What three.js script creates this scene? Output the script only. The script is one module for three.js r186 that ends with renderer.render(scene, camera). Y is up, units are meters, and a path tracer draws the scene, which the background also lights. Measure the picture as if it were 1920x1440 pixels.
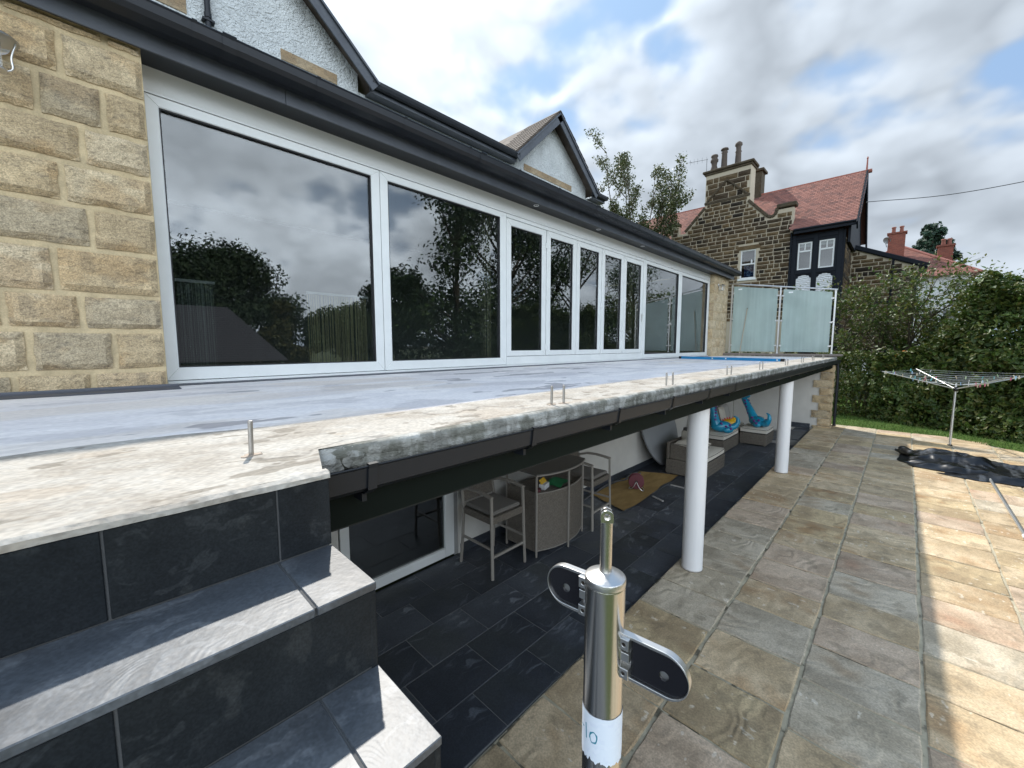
import * as THREE from 'three';
import { mergeGeometries } from 'three/addons/utils/BufferGeometryUtils.js';

// ---------------------------------------------------------------- camera, sky, sun, exposure
const scene = new THREE.Scene();
const camera = new THREE.PerspectiveCamera(87.58, 4 / 3, 0.05, 600);
camera.position.set(0, 2.75, 0);
camera.lookAt(0.7150, 2.75 - 0.0954, -0.6925);
const renderer = new THREE.WebGLRenderer({ antialias: true });
renderer.setSize(1024, 768);
renderer.toneMapping = THREE.LinearToneMapping;
renderer.toneMappingExposure = 2.6;
renderer.shadowMap.enabled = true;
const SUN = new THREE.Vector3(0.33, 1, -0.76).normalize();
const sun = new THREE.DirectionalLight(new THREE.Color(1, 0.95, 0.87), 2.0);
sun.position.copy(SUN).multiplyScalar(60).add(new THREE.Vector3(8, 0, 0));
sun.target.position.set(8, 0, 0);
sun.castShadow = true;
sun.shadow.radius = 2;
sun.shadow.mapSize.set(4096, 4096);
Object.assign(sun.shadow.camera, { left: -30, right: 40, top: 30, bottom: -30, near: 1, far: 140 });
scene.add(sun, sun.target);

// ---------------------------------------------------------------- noise
function rngOf(seed) { let a = seed >>> 0; return () => { a = (a + 0x6D2B79F5) >>> 0; let t = a; t = Math.imul(t ^ (t >>> 15), t | 1); t ^= t + Math.imul(t ^ (t >>> 7), t | 61); return ((t ^ (t >>> 14)) >>> 0) / 4294967296; }; }
const rnd = rngOf(7);
const ran = (a, b, r = rnd) => a + (b - a) * r();
const clamp = (x, a = 0, b = 1) => Math.min(b, Math.max(a, x));
const lerp = (a, b, t) => a + (b - a) * t;
const smooth = (a, b, x) => { const t = clamp((x - a) / (b - a)); return t * t * (3 - 2 * t); };
function hash2(x, y, s) { let h = Math.imul(x, 374761393) + Math.imul(y, 668265263) + Math.imul(s, 2147483647 ^ 0x5bd1e995); h = Math.imul(h ^ (h >>> 13), 1274126177); h ^= h >>> 16; return (h >>> 0) / 4294967296; }
function vnoise(x, y, s = 0, px = 0, py = 0) {           // value noise, optional period
  let xi = Math.floor(x), yi = Math.floor(y); const fx = x - xi, fy = y - yi;
  const u = fx * fx * (3 - 2 * fx), v = fy * fy * (3 - 2 * fy);
  let x1 = xi + 1, y1 = yi + 1;
  if (px) { xi = ((xi % px) + px) % px; x1 = ((x1 % px) + px) % px; }
  if (py) { yi = ((yi % py) + py) % py; y1 = ((y1 % py) + py) % py; }
  return lerp(lerp(hash2(xi, yi, s), hash2(x1, yi, s), u), lerp(hash2(xi, y1, s), hash2(x1, y1, s), u), v);
}
function fbm(x, y, oct, s = 0, px = 0, py = 0) { let a = 0.5, t = 0, n = 0; for (let o = 0; o < oct; o++) { t += a * vnoise(x, y, s + o * 17, px, py); n += a; a *= 0.5; x *= 2; y *= 2; px *= 2; py *= 2; } return t / n; }

// ---------------------------------------------------------------- sky: broken cloud, brighter round the sun and raised opposite it, out of view, to fill shade
{
  const W = 2048, H = 1024, data = new Float32Array(W * H * 4);
  const h3 = (x, y, z, q) => { let h = Math.imul(x, 374761393) + Math.imul(y, 668265263) + Math.imul(z, 1440662683) + Math.imul(q, 974634777); h = Math.imul(h ^ (h >>> 13), 1274126177); return ((h ^ (h >>> 16)) >>> 0) / 4294967296; };
  const n3 = (x, y, z, q) => { const xi = Math.floor(x), yi = Math.floor(y), zi = Math.floor(z); let u = x - xi, v = y - yi, w = z - zi; u = u * u * (3 - 2 * u); v = v * v * (3 - 2 * v); w = w * w * (3 - 2 * w); return lerp(lerp(lerp(h3(xi, yi, zi, q), h3(xi + 1, yi, zi, q), u), lerp(h3(xi, yi + 1, zi, q), h3(xi + 1, yi + 1, zi, q), u), v), lerp(lerp(h3(xi, yi, zi + 1, q), h3(xi + 1, yi, zi + 1, q), u), lerp(h3(xi, yi + 1, zi + 1, q), h3(xi + 1, yi + 1, zi + 1, q), u), v), w); };
  const f3 = (x, y, z, o, q) => { let t = 0, a = 0.5, n = 0; for (let i = 0; i < o; i++) { t += a * n3(x, y, z, q + i * 13); n += a; a *= 0.52; x *= 2.03; y *= 2.03; z *= 2.03; } return t / n; };
  // cloud density on the dome: puffs a little flattened, drawn out towards the horizon
  const cloudD = (x, y, z) => { const k = 1 / (0.55 + 0.75 * Math.max(y, 0)), X = x * k * 3.1 + 7, Y = y * k * 5.4, Z = z * k * 3.1 + 11, w = (n3(X * 1.3, Y * 1.3, Z * 1.3, 5) - 0.5) * 0.55; return 0.58 * f3(X * 1.25 + w, Y * 1.25 + w, Z * 1.25, 6, 11) + 0.30 * n3(X * 0.5 + 3, Y * 0.5, Z * 0.5, 23) + 0.20 * (1 - Math.abs(2 * f3(X * 2.3 + w, Y * 2.3, Z * 2.3, 3, 37) - 1)); };
  for (let j = 0; j < H; j++) {
    const el = ((j + 0.5) / H - 0.5) * Math.PI, cy = Math.cos(el), sy = Math.sin(el);
    for (let i = 0; i < W; i++) {
      const az = ((i + 0.5) / W - 0.5) * 2 * Math.PI, dx = Math.cos(az) * cy, dz = Math.sin(az) * cy, k = (j * W + i) * 4;
      const up = Math.max(sy, 0), mu = dx * SUN.x + sy * SUN.y + dz * SUN.z, ang = Math.acos(clamp(mu, -1, 1)) * 57.3;
      const front = smooth(70, 120, ang), hz = Math.exp(-up * 5), glow = Math.exp(-ang / 24);
      const bl = 1 + 1.3 * front;
      let r = lerp(0.110, 0.185, hz) * bl + 0.20 * glow, g = lerp(0.180, 0.25, hz) * bl + 0.25 * glow, b = lerp(0.295, 0.34, hz) * bl + 0.29 * glow;
      if (sy > -0.02) {
        const den = cloudD(dx, sy, dz), e = 0.045, qx = dx + (SUN.x - mu * dx) * e, qy = sy + (SUN.y - mu * sy) * e, qz = dz + (SUN.z - mu * dz) * e;
        const d2 = cloudD(qx, qy, qz), relief = clamp(0.5 + (den - d2) * 4.0, 0, 1);
        const cov = lerp(smooth(0.482, 0.61, den) * 0.95, 0.35 + 0.62 * smooth(0.46, 0.60, den), front), thick = smooth(0.56, 0.76, den);
        const lit = 0.245 + 0.12 * Math.exp(-((ang / 40) ** 2)) + 0.50 * Math.exp(-((ang / 15) ** 2)) + 1.38 * front;
        const sh = lerp(lerp(1.14, 0.78, thick), lerp(1.28, 0.66, thick), front) * lerp(lerp(0.66, 1.36, relief), lerp(0.78, 1.22, relief), front);
        const cr = lit * sh * 0.90, cg = lit * sh * 0.995, cb_ = lit * sh * 1.10, a = cov * smooth(-0.02, 0.05, sy);
        r = lerp(r, cr, a); g = lerp(g, cg, a); b = lerp(b, cb_, a);
        const veil = 0.35 * hz; r = lerp(r, 0.26 * bl + 0.15 * glow, veil); g = lerp(g, 0.30 * bl + 0.15 * glow, veil); b = lerp(b, 0.35 * bl + 0.15 * glow, veil);
      } else { r = 0.12; g = 0.12; b = 0.10; }
      data[k] = r; data[k + 1] = g; data[k + 2] = b; data[k + 3] = 1;
    }
  }
  const t = new THREE.DataTexture(data, W, H, THREE.RGBAFormat, THREE.FloatType);
  t.mapping = THREE.EquirectangularReflectionMapping; t.magFilter = THREE.LinearFilter; t.minFilter = THREE.LinearFilter; t.wrapS = THREE.RepeatWrapping; t.needsUpdate = true;
  scene.background = t; scene.environment = t;
  scene.backgroundIntensity = 1; scene.environmentIntensity = 1;
}

// ---------------------------------------------------------------- helpers: textures, materials, geometry, things
function tex(W, H, size, fn, colour = true) {            // size = metres covered by one repeat [w, h]
  const d = new Uint8Array(W * H * 4);
  for (let j = 0; j < H; j++) for (let i = 0; i < W; i++) {
    const c = fn(i / W, j / H), k = (j * W + i) * 4;
    if (typeof c === 'number') { d[k] = d[k + 1] = d[k + 2] = clamp(c) * 255; } else { d[k] = clamp(c[0]) * 255; d[k + 1] = clamp(c[1]) * 255; d[k + 2] = clamp(c[2]) * 255; }
    d[k + 3] = 255;
  }
  const t = new THREE.DataTexture(d, W, H, THREE.RGBAFormat);
  t.wrapS = t.wrapT = THREE.RepeatWrapping; t.magFilter = THREE.LinearFilter; t.minFilter = THREE.LinearMipmapLinearFilter; t.generateMipmaps = true;
  if (colour) t.colorSpace = THREE.SRGBColorSpace;
  t.repeat.set(1 / size[0], 1 / size[1]); t.needsUpdate = true;
  return t;
}
const mat = (o) => new THREE.MeshStandardMaterial({ roughness: 0.8, ...o });
const phys = (o) => new THREE.MeshPhysicalMaterial({ roughness: 0.5, ...o });
const rgb = (r, g, b) => new THREE.Color().setRGB(r, g, b);
const mix3 = (a, b, t) => [lerp(a[0], b[0], t), lerp(a[1], b[1], t), lerp(a[2], b[2], t)];

const taken = new Map();
function numbered(n) { const k = taken.get(n) || 0; taken.set(n, k + 1); return k ? n + '_' + String(k).padStart(3, '0') : n; }
function shade(o) { o.castShadow = true; o.receiveShadow = true; return o; }
function thing(name, label, category, p = [0, 0, 0], turn = 0, group, kind) {
  const o = new THREE.Group(); o.name = numbered(name); scene.add(o); o.position.set(...p); o.rotation.y = turn;
  if (label) o.userData.label = label; if (category) o.userData.category = category; if (group) o.userData.group = group; if (kind) o.userData.kind = kind;
  return o;
}
function add(parent, name, geo, m, p, r) {
  const o = shade(new THREE.Mesh(Array.isArray(geo) ? merge(geo) : geo, m)); o.name = parent === scene ? numbered(name) : name; parent.add(o);
  if (p) o.position.set(...p); if (r) o.rotation.set(...r);
  return o;
}
function grp(parent, name, p, r) { const o = new THREE.Group(); o.name = name; parent.add(o); if (p) o.position.set(...p); if (r) o.rotation.set(...r); return o; }
function dup(src, p, turn, label, group) {
  const o = src.clone(); o.userData = { ...src.userData }; o.name = numbered(src.name.replace(/_\d\d\d$/, '')); scene.add(o); o.position.set(...p); if (turn !== undefined) o.rotation.y = turn;
  if (label) o.userData.label = label; if (group) o.userData.group = group; return o;
}
function merge(list) {
  const l = list.map((g) => { let q = g.index ? g.toNonIndexed() : g; for (const n of Object.keys(q.attributes)) if (!['position', 'normal', 'uv', 'color'].includes(n)) q.deleteAttribute(n); return q; });
  const hasC = l.every((g) => g.attributes.color); if (!hasC) l.forEach((g) => g.deleteAttribute('color'));
  return mergeGeometries(l);
}
// uv in metres from the dominant axis of each face
function muv(g, ox = 0, oy = 0, turn = false) {
  const q = g.index ? g.toNonIndexed() : g, p = q.attributes.position, n = p.count, uv = new Float32Array(n * 2);
  const a = new THREE.Vector3(), b = new THREE.Vector3(), c = new THREE.Vector3();
  for (let i = 0; i < n; i += 3) {
    a.fromBufferAttribute(p, i); b.fromBufferAttribute(p, i + 1).sub(a); c.fromBufferAttribute(p, i + 2).sub(a); b.cross(c);
    const x = Math.abs(b.x), y = Math.abs(b.y), z = Math.abs(b.z);
    for (let k = 0; k < 3; k++) {
      const X = p.getX(i + k), Y = p.getY(i + k), Z = p.getZ(i + k);
      let u, v; if (y >= x && y >= z) { u = X; v = Z; } else if (z >= x) { u = X; v = Y; } else { u = Z; v = Y; }
      if (turn) [u, v] = [v, u];
      uv[(i + k) * 2] = u + ox; uv[(i + k) * 2 + 1] = v + oy;
    }
  }
  q.setAttribute('uv', new THREE.BufferAttribute(uv, 2));
  return q;
}
function fromTris(arr) { const g = new THREE.BufferGeometry(); g.setAttribute('position', new THREE.BufferAttribute(new Float32Array(arr), 3)); g.computeVertexNormals(); return g; }
// chamfered box centred at c
function cb(w, h, d, c = 0.004, p = [0, 0, 0], ox = 0, oy = 0) {
  const W = w / 2, H = h / 2, D = d / 2, t = [], V = (sx, sy, sz, f) => [sx * (f === 0 ? W : W - c), sy * (f === 1 ? H : H - c), sz * (f === 2 ? D : D - c)];
  const tri = (A, B, C, o) => {                          // outward o
    const ux = B[0] - A[0], uy = B[1] - A[1], uz = B[2] - A[2], vx = C[0] - A[0], vy = C[1] - A[1], vz = C[2] - A[2];
    const nx = uy * vz - uz * vy, ny = uz * vx - ux * vz, nz = ux * vy - uy * vx;
    if (nx * o[0] + ny * o[1] + nz * o[2] < 0) [B, C] = [C, B]; t.push(...A, ...B, ...C);
  };
  const quad = (A, B, C, E, o) => { tri(A, B, C, o); tri(A, C, E, o); };
  for (const s of [-1, 1]) {
    quad(V(s, -1, -1, 0), V(s, 1, -1, 0), V(s, 1, 1, 0), V(s, -1, 1, 0), [s, 0, 0]);
    quad(V(-1, s, -1, 1), V(1, s, -1, 1), V(1, s, 1, 1), V(-1, s, 1, 1), [0, s, 0]);
    quad(V(-1, -1, s, 2), V(1, -1, s, 2), V(1, 1, s, 2), V(-1, 1, s, 2), [0, 0, s]);
    for (const q of [-1, 1]) {
      quad(V(s, q, -1, 0), V(s, q, 1, 0), V(s, q, 1, 1), V(s, q, -1, 1), [s, q, 0]);
      quad(V(s, -1, q, 0), V(s, 1, q, 0), V(s, 1, q, 2), V(s, -1, q, 2), [s, 0, q]);
      quad(V(-1, s, q, 1), V(1, s, q, 1), V(1, s, q, 2), V(-1, s, q, 2), [0, s, q]);
      for (const r of [-1, 1]) tri(V(s, q, r, 0), V(s, q, r, 1), V(s, q, r, 2), [s, q, r]);
    }
  }
  const g = fromTris(t); muv(g, ox, oy); g.translate(...p); return g;
}
// plain box from min to max corners
function bx(x0, x1, y0, y1, z0, z1, c = 0) {
  if (c) return cb(x1 - x0, y1 - y0, z1 - z0, c, [(x0 + x1) / 2, (y0 + y1) / 2, (z0 + z1) / 2]);
  const g = new THREE.BoxGeometry(x1 - x0, y1 - y0, z1 - z0); g.translate((x0 + x1) / 2, (y0 + y1) / 2, (z0 + z1) / 2); return muv(g);
}
// round bar between two points, radii ra, rb
function bar(a, b, ra, rb = ra, seg = 10, caps = true) {
  const A = new THREE.Vector3(...a), B = new THREE.Vector3(...b), d = B.clone().sub(A), g = new THREE.CylinderGeometry(rb, ra, d.length(), seg, 1, !caps);
  g.applyQuaternion(new THREE.Quaternion().setFromUnitVectors(new THREE.Vector3(0, 1, 0), d.clone().normalize())); g.translate((A.x + B.x) / 2, (A.y + B.y) / 2, (A.z + B.z) / 2); return g;
}
// square-section bar between two points
function stick(a, b, w, h) {
  const A = new THREE.Vector3(...a), B = new THREE.Vector3(...b), d = B.clone().sub(A), g = cb(w, h, d.length(), Math.min(w, h) * 0.15);
  const o = new THREE.Object3D(); o.position.copy(A).add(B).multiplyScalar(0.5); o.lookAt(B); o.updateMatrix(); g.applyMatrix4(o.matrix); return g;
}
function tube(pts, r, seg = 24, rs = 8, closed = false) { return new THREE.TubeGeometry(new THREE.CatmullRomCurve3(pts.map((p) => new THREE.Vector3(...p)), closed), seg, r, rs, closed); }
function lathe(pts, seg = 24) { return new THREE.LatheGeometry(pts.map((p) => new THREE.Vector2(p[0], p[1])), seg); }
function prism(pts, depth, bevel = 0) {                  // outline in xy, extruded along +z
  const s = new THREE.Shape(pts.map((p) => new THREE.Vector2(p[0], p[1])));
  return new THREE.ExtrudeGeometry(s, { depth, bevelEnabled: bevel > 0, bevelSize: bevel, bevelThickness: bevel, bevelSegments: 1, curveSegments: 12 });
}
function tf(g, p = [0, 0, 0], r = [0, 0, 0], s = [1, 1, 1]) { const o = new THREE.Object3D(); o.position.set(...p); o.rotation.set(...r); o.scale.set(...s); o.updateMatrix(); g.applyMatrix4(o.matrix); return g; }
// profile (list of [z, y]) swept along x
function sweepX(prof, x0, x1, n = 1, wob = null) {
  const t = [], P = (i, k) => { const x = lerp(x0, x1, i / n); const q = prof[k]; const w = wob ? wob(x, k) : [0, 0]; return [x, q[1] + w[1], q[0] + w[0]]; };
  for (let i = 0; i < n; i++) for (let k = 0; k < prof.length - 1; k++) { const a = P(i, k), b = P(i + 1, k), c = P(i + 1, k + 1), d = P(i, k + 1); t.push(...a, ...b, ...c, ...a, ...c, ...d); }
  return muv(fromTris(t));
}
// rock-faced block: front faces +z, w x h x d, back at z = 0
function sweepS(prof, x0, x1, n, wob) {                  // smooth-shaded sweep, uv = (x, distance round the profile)
  const pos = [], uv = [], idx = [], m = prof.length; const arc = [0]; for (let k = 1; k < m; k++) arc.push(arc[k - 1] + Math.hypot(prof[k][0] - prof[k - 1][0], prof[k][1] - prof[k - 1][1]));
  for (let i = 0; i <= n; i++) for (let k = 0; k < m; k++) { const x = lerp(x0, x1, i / n), w = wob(x, k); pos.push(x, prof[k][1] + w[1], prof[k][0] + w[0]); uv.push(x, arc[k]); }
  for (let i = 0; i < n; i++) for (let k = 0; k < m - 1; k++) { const a = i * m + k, b = a + m; idx.push(a, b, b + 1, a, b + 1, a + 1); }
  const g = new THREE.BufferGeometry(); g.setAttribute('position', new THREE.BufferAttribute(new Float32Array(pos), 3)); g.setAttribute('uv', new THREE.BufferAttribute(new Float32Array(uv), 2)); g.setIndex(idx); g.computeVertexNormals(); return g;
}
function rock(w, h, d, seed, nx = 7, ny = 4, amp = 0.018, margin = 0.012) {
  const t = [], P = (i, j) => {
    const u = i / nx, v = j / ny, x = (u - 0.5) * w, y = (v - 0.5) * h; const e = Math.min(u * w, (1 - u) * w, v * h, (1 - v) * h);
    const f = smooth(0, margin * 3.2, e); const jx = (i && i < nx) ? 0 : (vnoise(v * 4, seed, 3) - 0.5) * 0.012, jy = (j && j < ny) ? 0 : (vnoise(u * 6, seed, 4) - 0.5) * 0.012;
    return [x + jx, y + jy, d + f * (0.006 + amp * (0.25 + 1.3 * fbm(x * 9 + seed * 3.3, y * 11 + seed * 1.7, 3, seed)))];
  };
  for (let i = 0; i < nx; i++) for (let j = 0; j < ny; j++) { const a = P(i, j), b = P(i + 1, j), c = P(i + 1, j + 1), e = P(i, j + 1); if ((i + j) & 1) t.push(...a, ...b, ...c, ...a, ...c, ...e); else t.push(...a, ...b, ...e, ...b, ...c, ...e); }
  const back = (p) => [p[0], p[1], 0];
  for (let i = 0; i < nx; i++) for (const j of [0, ny]) { const a = P(i, j), b = P(i + 1, j); const A = back(a), B = back(b); if (j === 0) t.push(...A, ...B, ...b, ...A, ...b, ...a); else t.push(...a, ...b, ...B, ...a, ...B, ...A); }
  for (let j = 0; j < ny; j++) for (const i of [0, nx]) { const a = P(i, j), b = P(i, j + 1); const A = back(a), B = back(b); if (i === nx) t.push(...a, ...A, ...B, ...a, ...B, ...b); else t.push(...A, ...a, ...b, ...A, ...b, ...B); }
  const g = fromTris(t); return muv(g, seed * 0.37 % 5, seed * 0.71 % 5);
}

// ---------------------------------------------------------------- materials
const bumpFine = tex(512, 512, [0.6, 0.6], (u, v) => fbm(u * 24, v * 24, 5, 3, 24, 24), false);
const bumpStone = tex(512, 512, [0.5, 0.5], (u, v) => { const a = fbm(u * 9, v * 14, 5, 8, 9, 14), b = vnoise(u * 90, v * 90, 2, 90, 90), c = fbm(u * 22 + v * 22, v * 66 - u * 22, 4, 14); return a * 0.45 + b * 0.15 + c * 0.4; }, false);
const stoneTex = tex(512, 512, [0.9, 0.9], (u, v) => {
  const n = fbm(u * 6, v * 10, 6, 21, 6, 10), g = vnoise(u * 180, v * 180, 4, 180, 180), st = smooth(0.52, 0.72, fbm(u * 3 + n * 0.6, v * 5, 4, 33, 3, 5)), dk = smooth(0.60, 0.75, fbm(u * 9, v * 14, 5, 61, 9, 14));
  let c = mix3([0.58, 0.54, 0.46], [0.74, 0.70, 0.61], n); c = mix3(c, [0.58, 0.48, 0.35], st * 0.3); c = mix3(c, [0.44, 0.42, 0.38], dk * 0.28);
  const pit = smooth(0.60, 0.72, fbm(u * 26 + v * 20, v * 60 - u * 20, 4, 15)); return c.map((q) => q * (0.84 + 0.32 * g) * (1 - 0.14 * pit));
});
const stoneMats = [[1.06, 1.06, 1.06], [0.88, 0.89, 0.9], [1.02, 0.97, 0.88], [0.94, 0.90, 0.83], [1.04, 1.03, 1.0]].map((c) => mat({ map: stoneTex, bumpMap: bumpStone, bumpScale: 0.011, color: rgb(c[0] * 1.27, c[1] * 1.18, c[2] * 1.07), roughness: 0.93 }));
const mortarM = mat({ map: tex(256, 256, [0.7, 0.7], (u, v) => { const n = fbm(u * 8, v * 8, 5, 9, 8, 8), g = vnoise(u * 120, v * 120, 5, 120, 120); return [0.80, 0.725, 0.58].map((q) => q * (0.80 + 0.22 * n + 0.1 * g)); }), bumpMap: bumpFine, bumpScale: 0.003, roughness: 0.95 });

// paving: riven sandstone in a few beddings
function pavTex(kind, seed) {
  return tex(512, 512, [1.7, 1.7], (u, v) => {
    const n = fbm(u * 5, v * 8, 6, seed, 5, 8), g = vnoise(u * 220, v * 220, seed + 1, 220, 220), m = fbm(u * 3, v * 3, 4, seed + 2, 3, 3);
    const band = 0.5 + 0.5 * Math.sin((v * 16 + fbm(u * 2, v * 2, 4, seed + 3, 2, 2) * 26) * 6.283 / 4);
    const P = { buff: [[0.60, 0.54, 0.44], [0.71, 0.65, 0.55], [0.57, 0.47, 0.35]], grey: [[0.56, 0.53, 0.47], [0.68, 0.65, 0.59], [0.55, 0.49, 0.41]], pink: [[0.58, 0.52, 0.45], [0.69, 0.63, 0.56], [0.58, 0.47, 0.39]], olive: [[0.56, 0.50, 0.40], [0.68, 0.62, 0.50], [0.52, 0.42, 0.30]] }[kind];
    let c = mix3(P[0], P[1], smooth(0.25, 0.75, n)); c = mix3(c, P[2], smooth(0.5, 0.75, m) * (kind === 'olive' ? band * 0.8 : 0.55 * band + 0.2));
    const sp = smooth(0.72, 0.80, fbm(u * 40, v * 26, 3, seed + 7, 40, 26)) * smooth(0.45, 0.6, fbm(u * 4, v * 4, 3, seed + 8, 4, 4)); c = mix3(c, [0.82, 0.81, 0.78], sp * 0.5);
    const dk = smooth(0.62, 0.74, fbm(u * 14, v * 14, 4, seed + 9, 14, 14)); c = mix3(c, [0.38, 0.35, 0.29], dk * 0.26);
    return c.map((q) => q * (0.90 + 0.20 * g));
  });
}
const pavBump = tex(512, 512, [1.3, 1.3], (u, v) => { const n = fbm(u * 5, v * 9, 6, 71, 5, 9), r = 0.5 + 0.5 * Math.sin((v * 10 + fbm(u * 3, v * 3, 3, 72, 3, 3) * 14) * 3.14); return 0.55 * n + 0.35 * r * smooth(0.38, 0.62, fbm(u * 2, v * 2, 2, 73, 2, 2)) + 0.1 * vnoise(u * 130, v * 130, 7, 130, 130); }, false);
const pavMats = [];
for (const [k, s] of [['buff', 101], ['grey', 131], ['pink', 161], ['olive', 191]]) { const t = pavTex(k, s); for (const c of [[1, 1, 1], [0.94, 0.94, 0.94], [1.06, 1.055, 1.04]]) pavMats.push(mat({ map: t, bumpMap: pavBump, bumpScale: 0.013, color: rgb(c[0] * 1.30, c[1] * 1.225, c[2] * 1.13), roughness: 0.75 })); }
const jointM = mat({ map: tex(256, 256, [0.8, 0.8], (u, v) => { const n = fbm(u * 10, v * 10, 5, 88, 10, 10), d = smooth(0.55, 0.66, fbm(u * 7, v * 7, 4, 89, 7, 7)); return mix3([0.72, 0.68, 0.58].map((q) => q * (0.8 + 0.3 * n)), [0.26, 0.24, 0.19], d * 0.7); }), bumpMap: bumpFine, bumpScale: 0.004, roughness: 0.95 });

// slate: blue-black, riven, faint dust scuffs
const slateTex = tex(1024, 1024, [2.1, 2.1], (u, v) => {
  const w = fbm(u * 4, v * 4, 4, 201, 4, 4), n = fbm(u * 8 + w * 2, v * 8, 6, 202, 8, 8), g = vnoise(u * 300, v * 300, 204, 300, 300);
  const str = smooth(0.55, 0.8, fbm(u * 12, v * 60 + w * 20, 4, 205, 12, 60)) * smooth(0.4, 0.65, fbm(u * 5, v * 5, 3, 206, 5, 5));
  let c = mix3([0.150, 0.162, 0.182], [0.235, 0.25, 0.272], n); c = mix3(c, [0.46, 0.48, 0.50], str * 0.5); c = mix3(c, [0.17, 0.18, 0.15], smooth(0.58, 0.7, fbm(u * 3, v * 3, 4, 207, 3, 3)) * 0.22);
  return c.map((q) => q * (0.88 + 0.24 * g));
});
const slateBump = tex(1024, 1024, [1.4, 1.4], (u, v) => { const w = fbm(u * 3, v * 3, 3, 211, 3, 3), n = fbm(u * 8, v * 8, 6, 212, 8, 8), r = 0.5 + 0.5 * Math.sin((v * 40 + w * 46) * 3.14); return 0.72 * n + 0.06 * r * smooth(0.5, 0.66, fbm(u * 4, v * 4, 3, 213, 4, 4)) + 0.22 * fbm(u * 40, v * 40, 3, 214, 40, 40); }, false);
const slateMats = [[1.6, 1.6, 1.6], [1.25, 1.27, 1.3], [2.1, 2.08, 2.04]].map((c) => phys({ map: slateTex, bumpMap: slateBump, bumpScale: 0.0075, color: rgb(...c), roughness: 0.45, specularIntensity: 1 }));
const again = (t, w) => { const c = t.clone(); c.repeat.set(1 / w, 1 / w); c.needsUpdate = true; return c; };
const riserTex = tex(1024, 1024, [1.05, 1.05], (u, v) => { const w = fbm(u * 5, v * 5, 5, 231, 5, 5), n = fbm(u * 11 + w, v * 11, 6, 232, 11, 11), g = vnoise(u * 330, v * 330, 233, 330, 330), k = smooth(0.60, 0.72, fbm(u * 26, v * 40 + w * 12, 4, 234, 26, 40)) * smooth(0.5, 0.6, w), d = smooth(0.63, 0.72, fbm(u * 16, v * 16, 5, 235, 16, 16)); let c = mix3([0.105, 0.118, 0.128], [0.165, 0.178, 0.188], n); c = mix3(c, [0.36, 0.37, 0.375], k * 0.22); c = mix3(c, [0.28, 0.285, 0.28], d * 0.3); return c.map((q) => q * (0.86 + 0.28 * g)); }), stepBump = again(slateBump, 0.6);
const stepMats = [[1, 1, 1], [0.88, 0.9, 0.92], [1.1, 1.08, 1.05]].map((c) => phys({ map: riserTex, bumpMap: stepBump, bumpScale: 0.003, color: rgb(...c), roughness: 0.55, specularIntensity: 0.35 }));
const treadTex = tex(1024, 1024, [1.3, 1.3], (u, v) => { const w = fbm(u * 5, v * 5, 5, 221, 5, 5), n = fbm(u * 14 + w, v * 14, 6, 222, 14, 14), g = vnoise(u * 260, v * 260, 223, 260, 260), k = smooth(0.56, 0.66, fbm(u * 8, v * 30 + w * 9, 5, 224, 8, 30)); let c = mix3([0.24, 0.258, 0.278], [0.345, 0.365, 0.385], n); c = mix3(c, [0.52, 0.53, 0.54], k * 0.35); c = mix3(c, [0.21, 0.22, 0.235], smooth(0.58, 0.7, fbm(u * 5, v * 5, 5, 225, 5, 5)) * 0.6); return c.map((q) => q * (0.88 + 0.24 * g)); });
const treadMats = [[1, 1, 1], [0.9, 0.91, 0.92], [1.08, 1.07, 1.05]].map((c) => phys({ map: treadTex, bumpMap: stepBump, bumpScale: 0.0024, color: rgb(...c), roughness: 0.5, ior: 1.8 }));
const groutM = mat({ color: rgb(0.24, 0.235, 0.22), bumpMap: bumpFine, bumpScale: 0.002, roughness: 0.95 });

// terrace coating, worn and patched
const deckTex = tex(2048, 1024, [8.2, 3.6], (u, v) => {
  const n = fbm(u * 14, v * 10, 6, 301, 14, 10), st = fbm(u * 12, v * 15, 5, 302, 12, 15), g = vnoise(u * 500, v * 260, 303, 500, 260);
  let c = mix3([0.855, 0.86, 0.88], [0.915, 0.92, 0.93], smooth(0.3, 0.7, 0.5 * n + 0.5 * st));
  c = mix3(c, [0.72, 0.72, 0.74], smooth(0.57, 0.63, fbm(u * 11, v * 10, 6, 305, 11, 10)) * 0.4);
  c = mix3(c, [0.95, 0.955, 0.96], smooth(0.60, 0.66, fbm(u * 14 + 3, v * 14, 5, 306, 14, 14)) * 0.5);
  c = mix3(c, [0.84, 0.80, 0.74], smooth(0.62, 0.70, fbm(u * 5, v * 6, 4, 307, 5, 6)) * 0.3);
  c = mix3(c, [0.52, 0.51, 0.53], smooth(0.69, 0.71, fbm(u * 13, v * 12, 4, 308, 13, 12)) * 0.55);
  return c.map((q) => q * (0.96 + 0.07 * g));
});
const deckBump = tex(1024, 512, [2.4, 1.4], (u, v) => 0.6 * fbm(u * 12, v * 14, 6, 311, 12, 14) + 0.4 * smooth(0.5, 0.6, fbm(u * 9, v * 20, 5, 312, 9, 20)), false);
const deckM = mat({ map: deckTex, bumpMap: deckBump, bumpScale: 0.005, roughness: 0.85, color: rgb(1.13, 1.05, 0.975) });
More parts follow.
